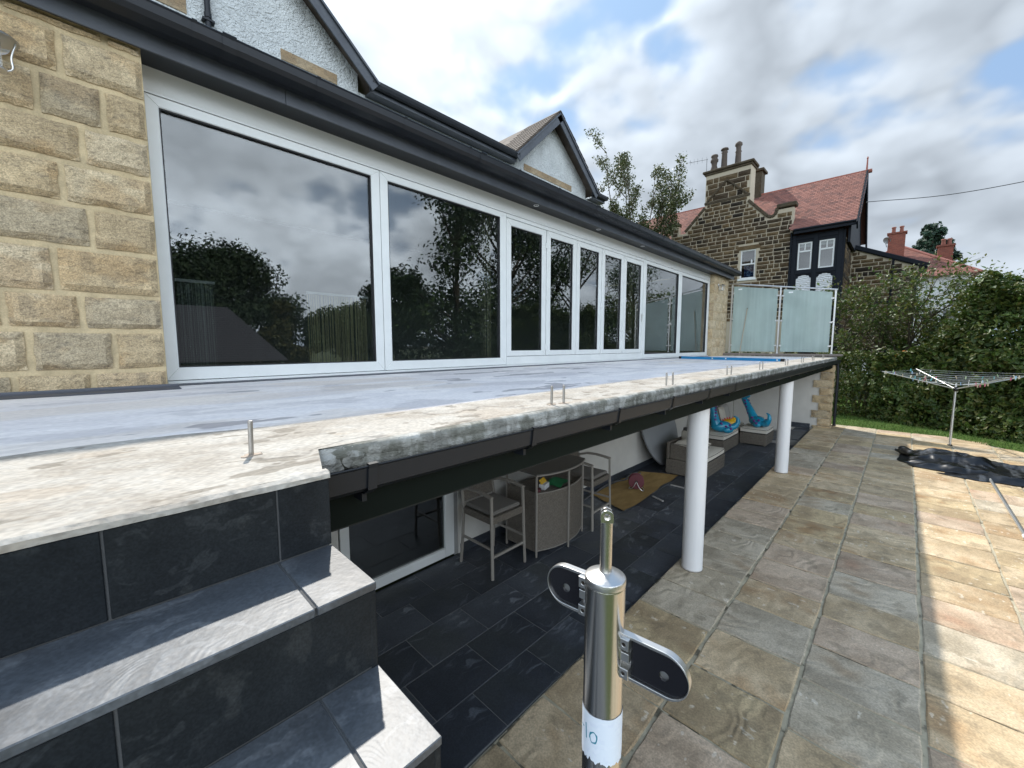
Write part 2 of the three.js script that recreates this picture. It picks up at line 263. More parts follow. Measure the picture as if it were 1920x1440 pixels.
const rawTex = tex(1024, 512, [3.1, 1.3], (u, v) => {
  const n = fbm(u * 16, v * 9, 6, 321, 16, 9), g = vnoise(u * 300, v * 160, 322, 300, 160); let c = mix3([0.76, 0.735, 0.70], [0.86, 0.845, 0.82], smooth(0.3, 0.65, n));
  c = mix3(c, [0.74, 0.66, 0.57], smooth(0.60, 0.70, fbm(u * 9, v * 7, 5, 323, 9, 7)) * 0.3); c = mix3(c, [0.90, 0.90, 0.89], smooth(0.54, 0.70, fbm(u * 17, v * 9, 6, 324, 17, 9)) * 0.4); c = mix3(c, [0.48, 0.45, 0.40], smooth(0.67, 0.73, fbm(u * 24, v * 20, 4, 325, 24, 20)) * 0.5);
  const ck = smooth(0.035, 0.0, Math.abs(fbm(u * 7, v * 5, 5, 326, 7, 5) - 0.5)) * smooth(0.5, 0.6, fbm(u * 4, v * 3, 3, 327, 4, 3)); return c.map((q) => q * (0.90 + 0.18 * g) * (1 - 0.22 * ck));
});
const rawM = mat({ map: rawTex, color: rgb(0.62, 0.60, 0.565), bumpMap: bumpFine, bumpScale: 0.007, roughness: 0.8 });
const lipM = mat({ map: tex(1024, 256, [2.2, 0.5], (u, v) => {
  const n = fbm(u * 26, v * 6, 6, 331, 26, 6), s = fbm(u * 60, v * 3, 4, 332, 60, 3); let c = mix3([0.50, 0.495, 0.465], [0.71, 0.705, 0.675], smooth(0.3, 0.68, 0.55 * n + 0.45 * s));
  c = mix3(c, [0.28, 0.28, 0.23], smooth(0.50, 0.70, fbm(u * 20, v * 5, 6, 333, 20, 5)) * 0.5); c = mix3(c, [0.78, 0.775, 0.75], smooth(0.58, 0.70, fbm(u * 40 + 5, v * 4, 6, 334, 40, 4)) * 0.45); return c;
}), bumpMap: bumpStone, bumpScale: 0.010, roughness: 0.9 });

const upvc = phys({ color: rgb(0.80, 0.81, 0.80), roughness: 0.34, map: tex(256, 256, [1.1, 1.1], (u, v) => { const n = fbm(u * 6, v * 6, 5, 341, 6, 6); return [0.97, 0.975, 0.97].map((q) => q * (0.95 + 0.06 * n)); }) });
const whiteBoard = mat({ color: rgb(0.74, 0.75, 0.73), roughness: 0.6, bumpMap: bumpFine, bumpScale: 0.0008 });
const fasciaM = phys({ color: rgb(0.082, 0.093, 0.112), roughness: 0.42, map: tex(512, 128, [2.3, 0.4], (u, v) => { const n = fbm(u * 12, v * 4, 5, 351, 12, 4), s = smooth(0.6, 0.72, fbm(u * 18, v * 4, 5, 352, 18, 4)); return mix3([0.9, 0.9, 0.9].map((q) => q * (0.86 + 0.2 * n)), [1, 1, 0.97], s * 0.5); }) });
const gutterM = phys({ color: rgb(0.018, 0.021, 0.026), roughness: 0.38, specularIntensity: 0.55 });
const blackPaint = phys({ color: rgb(0.008, 0.012, 0.010), roughness: 0.6, specularIntensity: 0.15, bumpMap: bumpFine, bumpScale: 0.0006 });
const steel = phys({ color: rgb(0.63, 0.60, 0.56), metalness: 1, roughness: 0.23, bumpMap: tex(64, 512, [0.2, 0.05], (u, v) => 0.5 + 0.5 * (vnoise(u * 4, v * 200, 361, 4, 200) - 0.5), false), bumpScale: 0.00004 });
const satin = phys({ color: rgb(0.66, 0.65, 0.63), metalness: 1, roughness: 0.34, bumpMap: bumpFine, bumpScale: 0.0002 });
const galv = phys({ color: rgb(0.42, 0.40, 0.37), metalness: 1, roughness: 0.45, bumpMap: bumpFine, bumpScale: 0.0006 });
const rubber = phys({ color: rgb(0.010, 0.010, 0.013), roughness: 0.22 });
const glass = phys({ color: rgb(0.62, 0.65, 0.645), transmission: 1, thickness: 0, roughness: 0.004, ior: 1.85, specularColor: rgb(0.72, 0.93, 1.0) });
const frost = phys({ map: tex(256, 256, [1.4, 2.2], (u, v) => { const s = fbm(u * 26, v * 2, 4, 391, 26, 2), n = fbm(u * 4, v * 5, 4, 392, 4, 5); return [0.97, 0.98, 0.975].map((q) => q * (0.86 + 0.10 * s + 0.12 * n)); }), color: rgb(0.54, 0.65, 0.62), transmission: 0.35, thickness: 0, roughness: 0.42, clearcoat: 0.8, clearcoatRoughness: 0.05, ior: 1.5 });
const whiteWall = mat({ color: rgb(0.66, 0.64, 0.60), bumpMap: bumpFine, bumpScale: 0.002, roughness: 0.9, map: tex(256, 256, [1.9, 1.9], (u, v) => { const n = fbm(u * 6, v * 6, 6, 371, 6, 6); return [0.97, 0.97, 0.96].map((q) => q * (0.92 + 0.09 * n)); }) });
const roughcast = mat({ map: tex(512, 512, [1.5, 1.5], (u, v) => { const n = fbm(u * 5, v * 5, 5, 381, 5, 5), g = fbm(u * 60, v * 60, 3, 382, 60, 60); return [0.84, 0.855, 0.85].map((q) => q * (0.80 + 0.14 * n + 0.14 * g)); }), bumpMap: tex(512, 512, [1.1, 1.1], (u, v) => 0.5 * smooth(0.3, 0.7, fbm(u * 22, v * 22, 2, 383, 22, 22)) + 0.5 * smooth(0.3, 0.7, fbm(u * 50, v * 50, 2, 384, 50, 50)), false), bumpScale: 0.022, roughness: 0.95 });

// ---------------------------------------------------------------- ground, lawn, patio, slate floor
const SL = 0.02;                                         // the patio rises gently along the house
const py = (x) => SL * (x - 1.6);
{
  const n = 60, S = 260, t = [], H = (x, z) => { const d = Math.hypot(x - 8, z); return 0.06 + smooth(20, 90, d) * 1.2 * fbm(x * 0.02 + 5, z * 0.02 + 5, 3, 401) - (x < 17.5 && z < 7 && z > -24 && x > -24 ? 0.32 : 0); };
  const g = new THREE.PlaneGeometry(S * 2, S * 2, n * 2, n * 2); g.rotateX(-Math.PI / 2);
  const p = g.attributes.position; for (let i = 0; i < p.count; i++) p.setY(i, H(p.getX(i), p.getZ(i)) - 0.05);
  g.computeVertexNormals();
  const gr = add(scene, 'ground', muv(g), mat({ map: tex(512, 512, [6, 6], (u, v) => { const a = fbm(u * 8, v * 8, 6, 402, 8, 8), b = vnoise(u * 150, v * 150, 403, 150, 150); return mix3([0.20, 0.25, 0.11], [0.30, 0.34, 0.16], a).map((q) => q * (0.8 + 0.3 * b)); }), roughness: 1 }));
  gr.userData.kind = 'structure';
}
const lawnEdge = [[16.0, -3.2], [16.05, -1.3], [15.85, 0.2], [15.95, 1.0], [15.2, 1.9], [14.6, 2.5], [13.6, 3.6], [12.6, 5.2], [12.2, 7]];
function edgeX(z) { for (let i = 0; i < lawnEdge.length - 1; i++) { const [xa, za] = lawnEdge[i], [xb, zb] = lawnEdge[i + 1]; if (z <= zb || i === lawnEdge.length - 2) return lerp(xa, xb, (z - za) / (zb - za)); } }
const lawnTex = tex(512, 512, [2, 2], (u, v) => { const a = fbm(u * 10, v * 10, 6, 411, 10, 10), b = vnoise(u * 170, v * 170, 412, 170, 170); return mix3([0.24, 0.36, 0.10], [0.38, 0.50, 0.16], a).map((q) => q * (0.72 + 0.4 * b)); });
{
  const t = [], N = 30; for (let i = 0; i < N; i++) { const za = lerp(-3.2, 8, i / N), zb = lerp(-3.2, 8, (i + 1) / N), xa = edgeX(za) - 0.02, xb = edgeX(zb) - 0.02; const y0 = 0.272, y1 = 0.30; t.push(xa, y0, za, xb, y0, zb, 24, y1, zb, xa, y0, za, 24, y1, zb, 24, y1, za); }
  const l = add(scene, 'lawn', muv(fromTris(t)), mat({ map: lawnTex, bumpMap: bumpFine, bumpScale: 0.02, roughness: 1 })); l.userData.kind = 'structure';
  // grass blades on the strip
  const r = rngOf(41), pos = [], col = [];
  for (let i = 0; i < 26000; i++) {
    const z = ran(-2.6, 5.6, r), e = edgeX(z), x = e + Math.pow(r(), 1.2) * 3.4 - 0.05, h = ran(0.03, 0.085, r) * (x < e + 0.1 ? 0.8 : 1), a = r() * 6.28, w = 0.006, l2 = ran(0, 0.04, r), y = 0.268 + (x - e) * 0.003;
    const cx = Math.cos(a) * w, cz = Math.sin(a) * w, tx = Math.sin(a) * l2, tz = -Math.cos(a) * l2; pos.push(x - cx, y, z - cz, x + cx, y, z + cz, x + tx, y + h, z + tz);
    const k = ran(0.7, 1.25, r), c = [0.10 * k * ran(0.8, 1.3, r), 0.175 * k, 0.032 * k]; for (let q = 0; q < 3; q++) col.push(...c);
  }
  const g = fromTris(pos); g.setAttribute('color', new THREE.BufferAttribute(new Float32Array(col), 3));
  const m = add(scene, 'grass', g, mat({ vertexColors: true, side: THREE.DoubleSide, roughness: 0.8 })); m.userData = { kind: 'stuff', label: 'short green grass on the lawn strip before the hedge', category: 'grass' };
}
// irregular slab: outline jittered, arris worn
function slab(w, d, th, seed, jit = 0.006, bev = 0.009) {
  const r = rngOf(seed * 91 + 5), pts = [], nS = 4;
  const side = (ax, az, bx_, bz) => { for (let i = 0; i < nS; i++) { const t = i / nS, c = i === 0 ? 1 : 0; pts.push([lerp(ax, bx_, t) * (1 - c * 0.012) + ran(-jit, jit, r), lerp(az, bz, t) * (1 - c * 0.012) + ran(-jit, jit, r)]); } };
  const W = w / 2, D = d / 2; side(-W, -D, W, -D); side(W, -D, W, D); side(W, D, -W, D); side(-W, D, -W, -D);
  const n = pts.length, t = [], ty = pts.map(() => ran(-0.0012, 0.0012, r)), inn = pts.map(([x, z]) => { const L = Math.hypot(x, z), b = bev * ran(0.6, 1.7, r); return [x * (1 - b / L), z * (1 - b / L)]; });
  for (let i = 0; i < n; i++) {
    const j = (i + 1) % n, A = [inn[i][0], ty[i], inn[i][1]], B = [inn[j][0], ty[j], inn[j][1]], a = [pts[i][0], -bev * 0.7, pts[i][1]], b = [pts[j][0], -bev * 0.7, pts[j][1]];
    t.push(0, 0.0005, 0, ...B, ...A, ...A, ...B, ...b, ...A, ...b, ...a, ...a, ...b, b[0], -th, b[2], ...a, b[0], -th, b[2], a[0], -th, a[2]);
  }
  const g = fromTris(t); return muv(g, ran(0, 5, r), ran(0, 5, r), r() < 0.5);
}
{
  const patio = thing('patio', 'riven sandstone patio paved in straight courses along the house', null, [1.6, 0, 0], 0, null, 'structure');
  patio.rotation.z = Math.atan(SL); patio.rotation.y = -0.0055;
  const rows = [-1.865, -1.135, -0.435, 0.285, 0.985, 1.68, 2.38, 3.1, 3.8, 4.5];
  const r = rngOf(77); let id = 0;
  for (let k = 0; k < rows.length - 1; k++) {
    const z0 = rows[k], z1 = rows[k + 1], zc = (z0 + z1) / 2; let x = [0.2, -0.03, 0.03, 0.41, 0.15, 0.3, 0.1, 0.4, 0.2][k] - 1.6 - (k > 4 ? -1.1 : 0);
    const end = edgeX(zc) - 1.6 + (k === 0 ? -0.4 : 0);
    while (x < end - 0.05) {
      let w = ran(0.49, 0.61, r); if (x + w > end - 0.25) w = end - x; w = Math.min(w, 0.85);
      const j = k === 0 || k > 3 ? 0.007 : 0.009; const kind = r(), pm = pavMats[Math.min(11, Math.floor((kind < 0.4 ? 0 : kind < 0.62 ? 3 : kind < 0.8 ? 6 : 9) + r() * 3))];
      const s = add(patio, 'paving_slab', slab(w - 0.016, z1 - z0 - 0.024, 0.05, ++id), pm, [x + w / 2, ran(-0.002, 0.003, r), zc + ran(-0.003, 0.003, r)], [ran(-0.004, 0.004, r), ran(-0.004, 0.004, r), ran(-0.004, 0.004, r)]);
      x += w;
    }
  }
  const t = [], N = 40, y = -0.009; for (let i = 0; i < N; i++) { const za = lerp(-1.86, 4.5, i / N), zb = lerp(-1.86, 4.5, (i + 1) / N), xa = edgeX(za) - 1.62, xb = edgeX(zb) - 1.62; t.push(-1.6, y, za, -1.6, y, zb, xb, y, zb, -1.6, y, za, xb, y, zb, xa, y, za); }
  add(patio, 'jointing', muv(fromTris(t)), jointM);
  // raised edge of the patio towards the sunken slate floor
  add(patio, 'edging', [bx(-1.6, 13.9, -0.5, -0.012, -1.862, -1.80)], jointM);
}
{
  const fl = thing('slate_floor', 'sunken floor of blue black slate tiles under the terrace', null, [0, 0, 0], 0, null, 'structure');
  const rows = [-4.05, -3.605, -3.16, -2.71, -2.27, -1.872], off = [1.83, 2.14, 1.83, 2.19, 2.53], r = rngOf(91); let id = 0;
  for (let k = 0; k < 5; k++) for (let x = off[k] - 0.64 * 3; x < 15.1; x += 0.64) {
    const a = Math.max(x, 0.5), b = Math.min(x + 0.64, 15.18); if (b - a < 0.05) continue; id++;
    const g = cb(b - a - 0.007, 0.02, rows[k + 1] - rows[k] - 0.007, 0.0015, [0, 0, 0], id * 0.73 % 7, id * 1.31 % 7);
    add(fl, 'slate_tile', g, slateMats[Math.floor(r() * 3)], [(a + b) / 2, -0.01 + ran(-0.0008, 0.0008, r), (rows[k] + rows[k + 1]) / 2], [ran(-0.001, 0.001, r), 0, ran(-0.001, 0.001, r)]);
  }
  add(fl, 'grout', bx(0.4, 15.2, -0.2, -0.004, -4.05, -1.873), mat({ color: rgb(0.20, 0.20, 0.195), bumpMap: bumpFine, bumpScale: 0.002, roughness: 0.95 }));
}
{ // two slate steps from the sunken floor up to the far end of the patio
  const st = thing('slate_step', 'low black slate steps rising from the sunken floor to the patio beside the quoined pier', 'steps', [13.2, 0, 0]);
  for (const [y, z0, z1] of [[0.085, -2.62, -2.24], [0.17, -2.24, -1.875]]) {
    for (let i = 0; i < 3; i++) { add(st, 'tread', cb(0.655, 0.022, z1 - z0 - 0.004, 0.002, [0, 0, 0], i * 1.7, y * 9), slateMats[i % 3], [0.33 + i * 0.665, y, (z0 + z1) / 2]); add(st, 'riser', cb(0.655, y < 0.1 ? 0.07 : 0.07, 0.018, 0.0015, [0, 0, 0], i, 2), slateMats[(i + 1) % 3], [0.33 + i * 0.665, y - 0.048, z0 + 0.014]); }
    add(st, 'core', bx(0.01, 1.98, 0.001, y - 0.013, z0 + 0.026, z1 - 0.001), groutM);
  }
  add(st, 'side_skirting', cb(0.02, 0.16, 0.74, 0.002), slateMats[1], [1.985, 0.27, -2.25]);
}

// ---------------------------------------------------------------- slate staircase up to the terrace
const stairGrout = mat({ color: rgb(0.085, 0.087, 0.088), bumpMap: bumpFine, bumpScale: 0.003, roughness: 0.9 });
{
  const st = thing('slate_staircase', 'staircase clad in black slate tiles climbing to the terrace edge', 'staircase', [0, 0, 0]);
  const XR = 0.445, XL = -2.6, rise = 0.2215, run = 0.2665; let y = 2.39, z = -1.165, id = 0; const r = rngOf(55);
  const jr = [-2.0, -1.345, -0.68, -0.02], jt = [-2.35, -1.69, -1.03, -0.37, 0.30];
  const spans = (j) => { const e = [XL, ...j, XR], o = []; for (let i = 0; i < e.length - 1; i++) o.push([e[i], e[i + 1]]); return o; };
  for (let k = 0; k < 10; k++) {
    const y1 = y - rise, first = k === 0;
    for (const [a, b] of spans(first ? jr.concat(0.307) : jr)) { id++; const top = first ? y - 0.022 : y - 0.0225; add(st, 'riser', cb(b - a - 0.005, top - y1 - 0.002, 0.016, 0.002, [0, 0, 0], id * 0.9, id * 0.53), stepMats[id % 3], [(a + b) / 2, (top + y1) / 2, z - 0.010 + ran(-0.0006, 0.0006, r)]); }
    if (y1 > 0.1) {
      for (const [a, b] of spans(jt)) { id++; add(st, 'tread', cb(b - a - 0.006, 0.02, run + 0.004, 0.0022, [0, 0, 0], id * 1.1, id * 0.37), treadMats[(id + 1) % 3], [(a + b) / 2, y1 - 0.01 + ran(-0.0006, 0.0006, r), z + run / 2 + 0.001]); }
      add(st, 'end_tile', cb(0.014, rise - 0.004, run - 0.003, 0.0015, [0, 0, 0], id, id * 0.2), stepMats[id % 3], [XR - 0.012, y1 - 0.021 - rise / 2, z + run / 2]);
    }
    add(st, 'core', bx(XL + 0.005, XR - 0.008, -0.1, y1 - 0.0035, z - (first ? 0.5 : 0.0) - 0.0055, z + run - 0.0058), stairGrout);
    if (first) { // top block: rough bare screed over the last riser, slate end face
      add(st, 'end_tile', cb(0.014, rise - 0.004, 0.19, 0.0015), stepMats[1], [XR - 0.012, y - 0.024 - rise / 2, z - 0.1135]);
      add(st, 'core', bx(XL + 0.005, XR - 0.008, y1 - 0.0033, y - 0.0225, z - 0.24, z - 0.0062), stairGrout);
      const pr = [[z - 0.03, y - 0.001], [z - 0.02, y], [z - 0.012, y], [z + 0.001, y - 0.007], [z + 0.001, y - 0.021], [z - 0.012, y - 0.0215]];
      add(st, 'screed_edge', [sweepX(pr, XL, XR, 70, (x, q) => [(q > 1 ? 0.004 : 0) * (vnoise(x * 22, q, 501) - 0.5), 0.004 * (vnoise(x * 14, q * 3, 502) - 0.5) * (q < 4 ? 1 : 0.1)]), muv(fromTris([XR, y - 0.022, z, XR, y - 0.022, z - 0.30, XR, y + 0.001, z - 0.3, XR, y - 0.022, z, XR, y + 0.001, z - 0.3, XR, y - 0.002, z]))], rawM);
    }
    y = y1; z += run;
  }
}

// ---------------------------------------------------------------- terrace: slab, lip, gutter, beam, columns, pier, lower wall
const XE = 15.75;
{
  const T = thing('roof_terrace', 'flat terrace slab with worn white grey coating and rough concrete lip', 'terrace', [0, 0, 0]);
  // top sheet with faint unevenness; the outer strip of worn screed carries the painted tone of the sunlit band
  const sheet = (x0, x1, z0, z1, nx, nz, y) => { const g = new THREE.PlaneGeometry(x1 - x0, z1 - z0, nx, nz); g.rotateX(-Math.PI / 2); g.translate((x0 + x1) / 2, y, (z0 + z1) / 2); const p = g.attributes.position; for (let i = 0; i < p.count; i++) p.setY(i, y + 0.004 * (fbm(p.getX(i) * 1.3, p.getZ(i) * 1.6, 3, 511) - 0.5)); g.computeVertexNormals(); const uv = g.attributes.uv; for (let i = 0; i < p.count; i++) uv.setXY(i, p.getX(i) + 3, p.getZ(i) + 7); return g; };
  add(T, 'deck_coating', sheet(-3, XE - 0.03, -5.2, -1.74, 120, 26, 2.388), deckM);
  { // sunlit band painted as screed; irregular inner border laid along the eaves shadow line
    const t = [], N = 240; const inner = (x) => -1.97 + 0.10 * (fbm(x * 1.7, 3, 5, 515) - 0.5) + (x < 0.6 ? -0.10 * smooth(0.6, 0.1, x) : 0), mid = -1.56, fr = (x) => (x < 0.445 ? -1.180 : -1.425);
    for (let i = 0; i < N; i++) { const a = lerp(-2.9, XE - 0.06, i / N), b = lerp(-2.9, XE - 0.06, (i + 1) / N), Y = (x, z) => (z > -1.2 ? 2.3895 : 2.3935 + 0.003 * (fbm(x * 3, z * 3, 3, 516) - 0.5)); const P = (x, z) => [x, Y(x, z), z]; t.push(...P(a, inner(a)), ...P(a, mid), ...P(b, mid), ...P(a, inner(a)), ...P(b, mid), ...P(b, inner(b)), ...P(a, mid), ...P(a, fr(a)), ...P(b, fr(b)), ...P(a, mid), ...P(b, fr(b)), ...P(b, mid)); }
    add(T, 'sunlit_screed', muv(fromTris(t)), rawM);
  }
  add(T, 'slab', bx(-3, XE - 0.04, 2.20, 2.378, -5.2, -1.45), rawM);
  // rough rounded lip
  const pr = [[-1.44, 2.393], [-1.406, 2.3925], [-1.394, 2.388], [-1.388, 2.374], [-1.390, 2.352], [-1.394, 2.346], [-1.391, 2.336], [-1.389, 2.32], [-1.394, 2.30], [-1.43, 2.292]];
  add(T, 'concrete_lip', sweepS(pr, 0.42, XE - 0.05, 700, (x, k) => { const a = k === 0 ? 0 : 1; return [a * (0.012 * (fbm(x * 3, k * 0.3, 5, 521) - 0.5) + 0.004 * (fbm(x * 30, k * 0.9, 3, 522) - 0.5) - 0.045 * smooth(0.85, 0.44, x) * (0.35 + vnoise(x * 14, k * 0.5, 524))), a * (0.008 * (fbm(x * 5 + 9, k * 0.4, 4, 523) - 0.5))]; }), lipM);
  add(T, 'broken_edge', [rock(0.16, 0.085, 0.01, 991, 8, 5, 0.030, 0.02).translate(0.515, 2.345, -1.432), rock(0.10, 0.07, 0.006, 992, 6, 4, 0.024, 0.015).translate(0.64, 2.348, -1.420)], lipM);
  // fascia board, beam and gutter
  add(T, 'fascia_board', bx(0.46, XE - 0.02, 2.085, 2.318, -1.452, -1.432), blackPaint);
  add(T, 'edge_beam', bx(0.46, XE - 0.02, 2.07, 2.20, -1.80, -1.453), mat({ color: rgb(0.03, 0.03, 0.028), roughness: 0.8 }));
  add(T, 'soffit', bx(0.3, XE - 0.1, 2.14, 2.199, -4.04, -1.801), mat({ color: rgb(0.32, 0.31, 0.29), roughness: 0.9 }));
  const gp = [[-1.425, 2.30], [-1.425, 2.255], [-1.405, 2.238], [-1.33, 2.238], [-1.302, 2.258], [-1.296, 2.30], [-1.292, 2.33], [-1.284, 2.338], [-1.286, 2.342], [-1.300, 2.335], [-1.312, 2.262], [-1.335, 2.245], [-1.40, 2.245], [-1.419, 2.259]];
  const gut = add(T, 'gutter', [sweepX(gp, 0.462, XE - 0.0, 30, (x) => [0, -0.0015 * x + 0.003 * (vnoise(x * 1.4, 3, 531) - 0.5)]), bx(XE - 0.012, XE - 0.006, 2.22, 2.31, -1.42, -1.30)], gutterM);
  for (let x = 0.62; x < XE; x += 0.86) { const s = -0.0015 * x; add(gut, 'gutter_bracket', [sweepX([[-1.43, 2.228 + s], [-1.33, 2.228 + s], [-1.294, 2.252 + s], [-1.284, 2.33 + s], [-1.278, 2.347 + s], [-1.296, 2.349 + s], [-1.300, 2.343 + s], [-1.291, 2.34 + s], [-1.302, 2.256 + s], [-1.335, 2.236 + s], [-1.43, 2.236 + s]], x, x + 0.034, 1), bx(x + 0.008, x + 0.026, 2.19 + s, 2.235 + s, -1.428, -1.36)], gutterM); }
  // coping upstand at the far end carrying the screen
  add(T, 'coping', cb(0.22, 0.06, 3.42, 0.006, [XE - 0.02, 2.457, -2.98]), mat({ color: rgb(0.20, 0.17, 0.15), bumpMap: bumpFine, bumpScale: 0.004, roughness: 0.8 }));
  add(T, 'upstand', bx(XE - 0.055, XE + 0.05, 2.30, 2.426, -4.68, -1.40), rawM);
  // stainless studs left from the balustrade posts
  const studX = [[0.327, 1], [1.892, 2], [3.545, 2], [5.30, 2], [6.86, 2], [8.72, 2], [10.34, 2], [11.78, 2], [13.45, 2]];
  const stud = (h) => lathe([[0, 0], [0.0075, 0], [0.0075, 0.02], [0.0068, 0.022], [0.0075, 0.024], [0.0075, h - 0.004], [0.006, h], [0, h]], 12);
  for (const [x, n] of studX) for (let i = 0; i < n; i++) {
    const s = add(T, 'stud', stud(0.118), galv, [x + i * 0.098, 2.39, -1.50 + (i ? 0.018 : 0)], [ran(-0.03, 0.03), 0, ran(-0.03, 0.03)]);
    if (x < 2.5) { const pts = [], q = rngOf(Math.round(x * 99) + i); for (let k = 0; k < 14; k++) { const a = k / 14 * 6.283, rr = 0.021 * ran(0.5, 1.4, q); pts.push([Math.cos(a) * rr * 1.4, Math.sin(a) * rr]); } const c = add(T, 'resin_collar', tf(prism(pts, 0.004), [x + i * 0.098, 2.3925, -1.50 + (i ? 0.018 : 0)], [-Math.PI / 2, 0, 0]), mat({ color: rgb(0.42, 0.34, 0.27), roughness: 0.8, bumpMap: bumpFine, bumpScale: 0.004 })); }
  }
  // lead flashing by the stone wall
  add(T, 'flashing', [sweepX([[-4.462, 2.425], [-4.458, 2.412], [-4.44, 2.402], [-4.30, 2.3965], [-4.292, 2.390]], -2.8, 0.47, 60, (x, k) => [0.012 * (vnoise(x * 3, k, 541) - 0.5) * (k > 2 ? 2.6 : 0.4), 0.003 * (vnoise(x * 7, k, 542) - 0.5)]), sweepX([[-4.735, 2.412], [-4.70, 2.400], [-4.655, 2.3955], [-4.645, 2.391]], 0.44, 14.4, 90, (x, k) => [0.03 * (fbm(x * 2, k, 3, 543) - 0.5) * (k > 1 ? 1.5 : 0.2), 0])], mat({ color: rgb(0.085, 0.09, 0.105), roughness: 0.55, bumpMap: bumpFine, bumpScale: 0.003 }));
  // columns
  for (const [x, z] of [[4.85, -1.655], [9.63, -1.615]]) add(T, 'column', lathe([[0, 0], [0.1185, 0], [0.1185, 0.02], [0.1165, 0.022], [0.1165, 2.10], [0, 2.10]], 40), mat({ color: rgb(0.78, 0.78, 0.78), roughness: 0.45, bumpMap: bumpFine, bumpScale: 0.0006 }), [x, py(x) + 0.002, z]);
  // far end wall with sandstone quoins, downpipe
  const wallE = add(T, 'end_wall', bx(15.20, 15.62, -0.2, 2.069, -4.04, -1.50), whiteWall);
  const r = rngOf(61);
  for (let i = 0; i < 8; i++) { const h = 0.232, y = 0.32 + i * h, wz = i % 2 ? 0.46 : 0.30, x0 = 15.185; add(wallE, 'quoin', rock(wz, h - 0.012, 0.04, 700 + i, 5, 3, 0.012), stoneMats[i % 5], [x0 + 0.03, y + h / 2, -1.405 - wz / 2], [0, -Math.PI / 2, 0]); add(wallE, 'quoin', rock(0.44, h - 0.012, 0.09, 720 + i, 5, 3, 0.012), stoneMats[(i + 2) % 5], [15.40, y + h / 2, -1.498], [0, 0, 0]); }
  add(wallE, 'plinth_stone', cb(0.50, 0.05, 0.46, 0.006), stoneMats[3], [15.40, 0.29, -1.60]);
  const dp = add(T, 'downpipe', [tube([[15.55, 2.235, -1.35], [15.55, 2.15, -1.35], [15.55, 2.05, -1.34], [15.55, 1.95, -1.335], [15.55, 1.8, -1.33], [15.55, 0.8, -1.33], [15.55, 0.30, -1.33]], 0.036, 40, 12), bar([15.55, 0.30, -1.33], [15.55, 0.36, -1.33], 0.043), bar([15.55, 1.28, -1.33], [15.55, 1.34, -1.33], 0.043)], gutterM);
  for (const y of [0.62, 1.36]) add(dp, 'pipe_clip', [bx(15.50, 15.60, y, y + 0.03, -1.40, -1.29)], gutterM);
  // lower back wall, skirting, glazed door
  const lw = add(T, 'lower_wall', [bx(3.16, 15.19, 0.0, 2.139, -4.30, -4.05), bx(-2.5, 1.60, 0, 2.139, -4.30, -4.05), bx(1.60, 3.16, 2.06, 2.139, -4.30, -4.05)], whiteWall);
  for (let x = 3.19; x < 15.1; x += 0.6) add(lw, 'skirting_tile', cb(Math.min(0.595, 15.18 - x), 0.125, 0.014, 0.0015, [0, 0, 0], x, 1), slateMats[1], [x + Math.min(0.595, 15.18 - x) / 2, 0.064, -4.041]);
  const dr = grp(T, 'lower_door');
  add(dr, 'frame', [bx(1.62, 1.72, 0.02, 2.05, -4.12, -4.055, 0.006), bx(2.96, 3.10, 0.02, 2.05, -4.12, -4.055, 0.006), bx(1.721, 2.959, 0.02, 0.14, -4.12, -4.056, 0.006), bx(1.721, 2.959, 1.95, 2.05, -4.12, -4.056, 0.006)], upvc);
  add(dr, 'pane', bx(1.722, 2.958, 0.141, 1.949, -4.10, -4.09), glass);
  add(dr, 'reveal', [bx(3.101, 3.159, 0.0, 2.059, -4.30, -4.06)], mat({ color: rgb(0.28, 0.28, 0.27), roughness: 0.8 }));
  add(T, 'basement_room', [bx(-2.5, 15.1, -0.06, -0.02, -9, -4.31), bx(-2.5, 15.1, 0, 2.1, -9.05, -9), bx(-2.5, -2.45, 0, 2.1, -9, -4.31), bx(15.06, 15.1, 0, 2.1, -9, -4.31), bx(-2.5, 15.1, 2.10, 2.139, -9, -4.31)], mat({ color: rgb(0.26, 0.26, 0.28), roughness: 0.9 }));
}

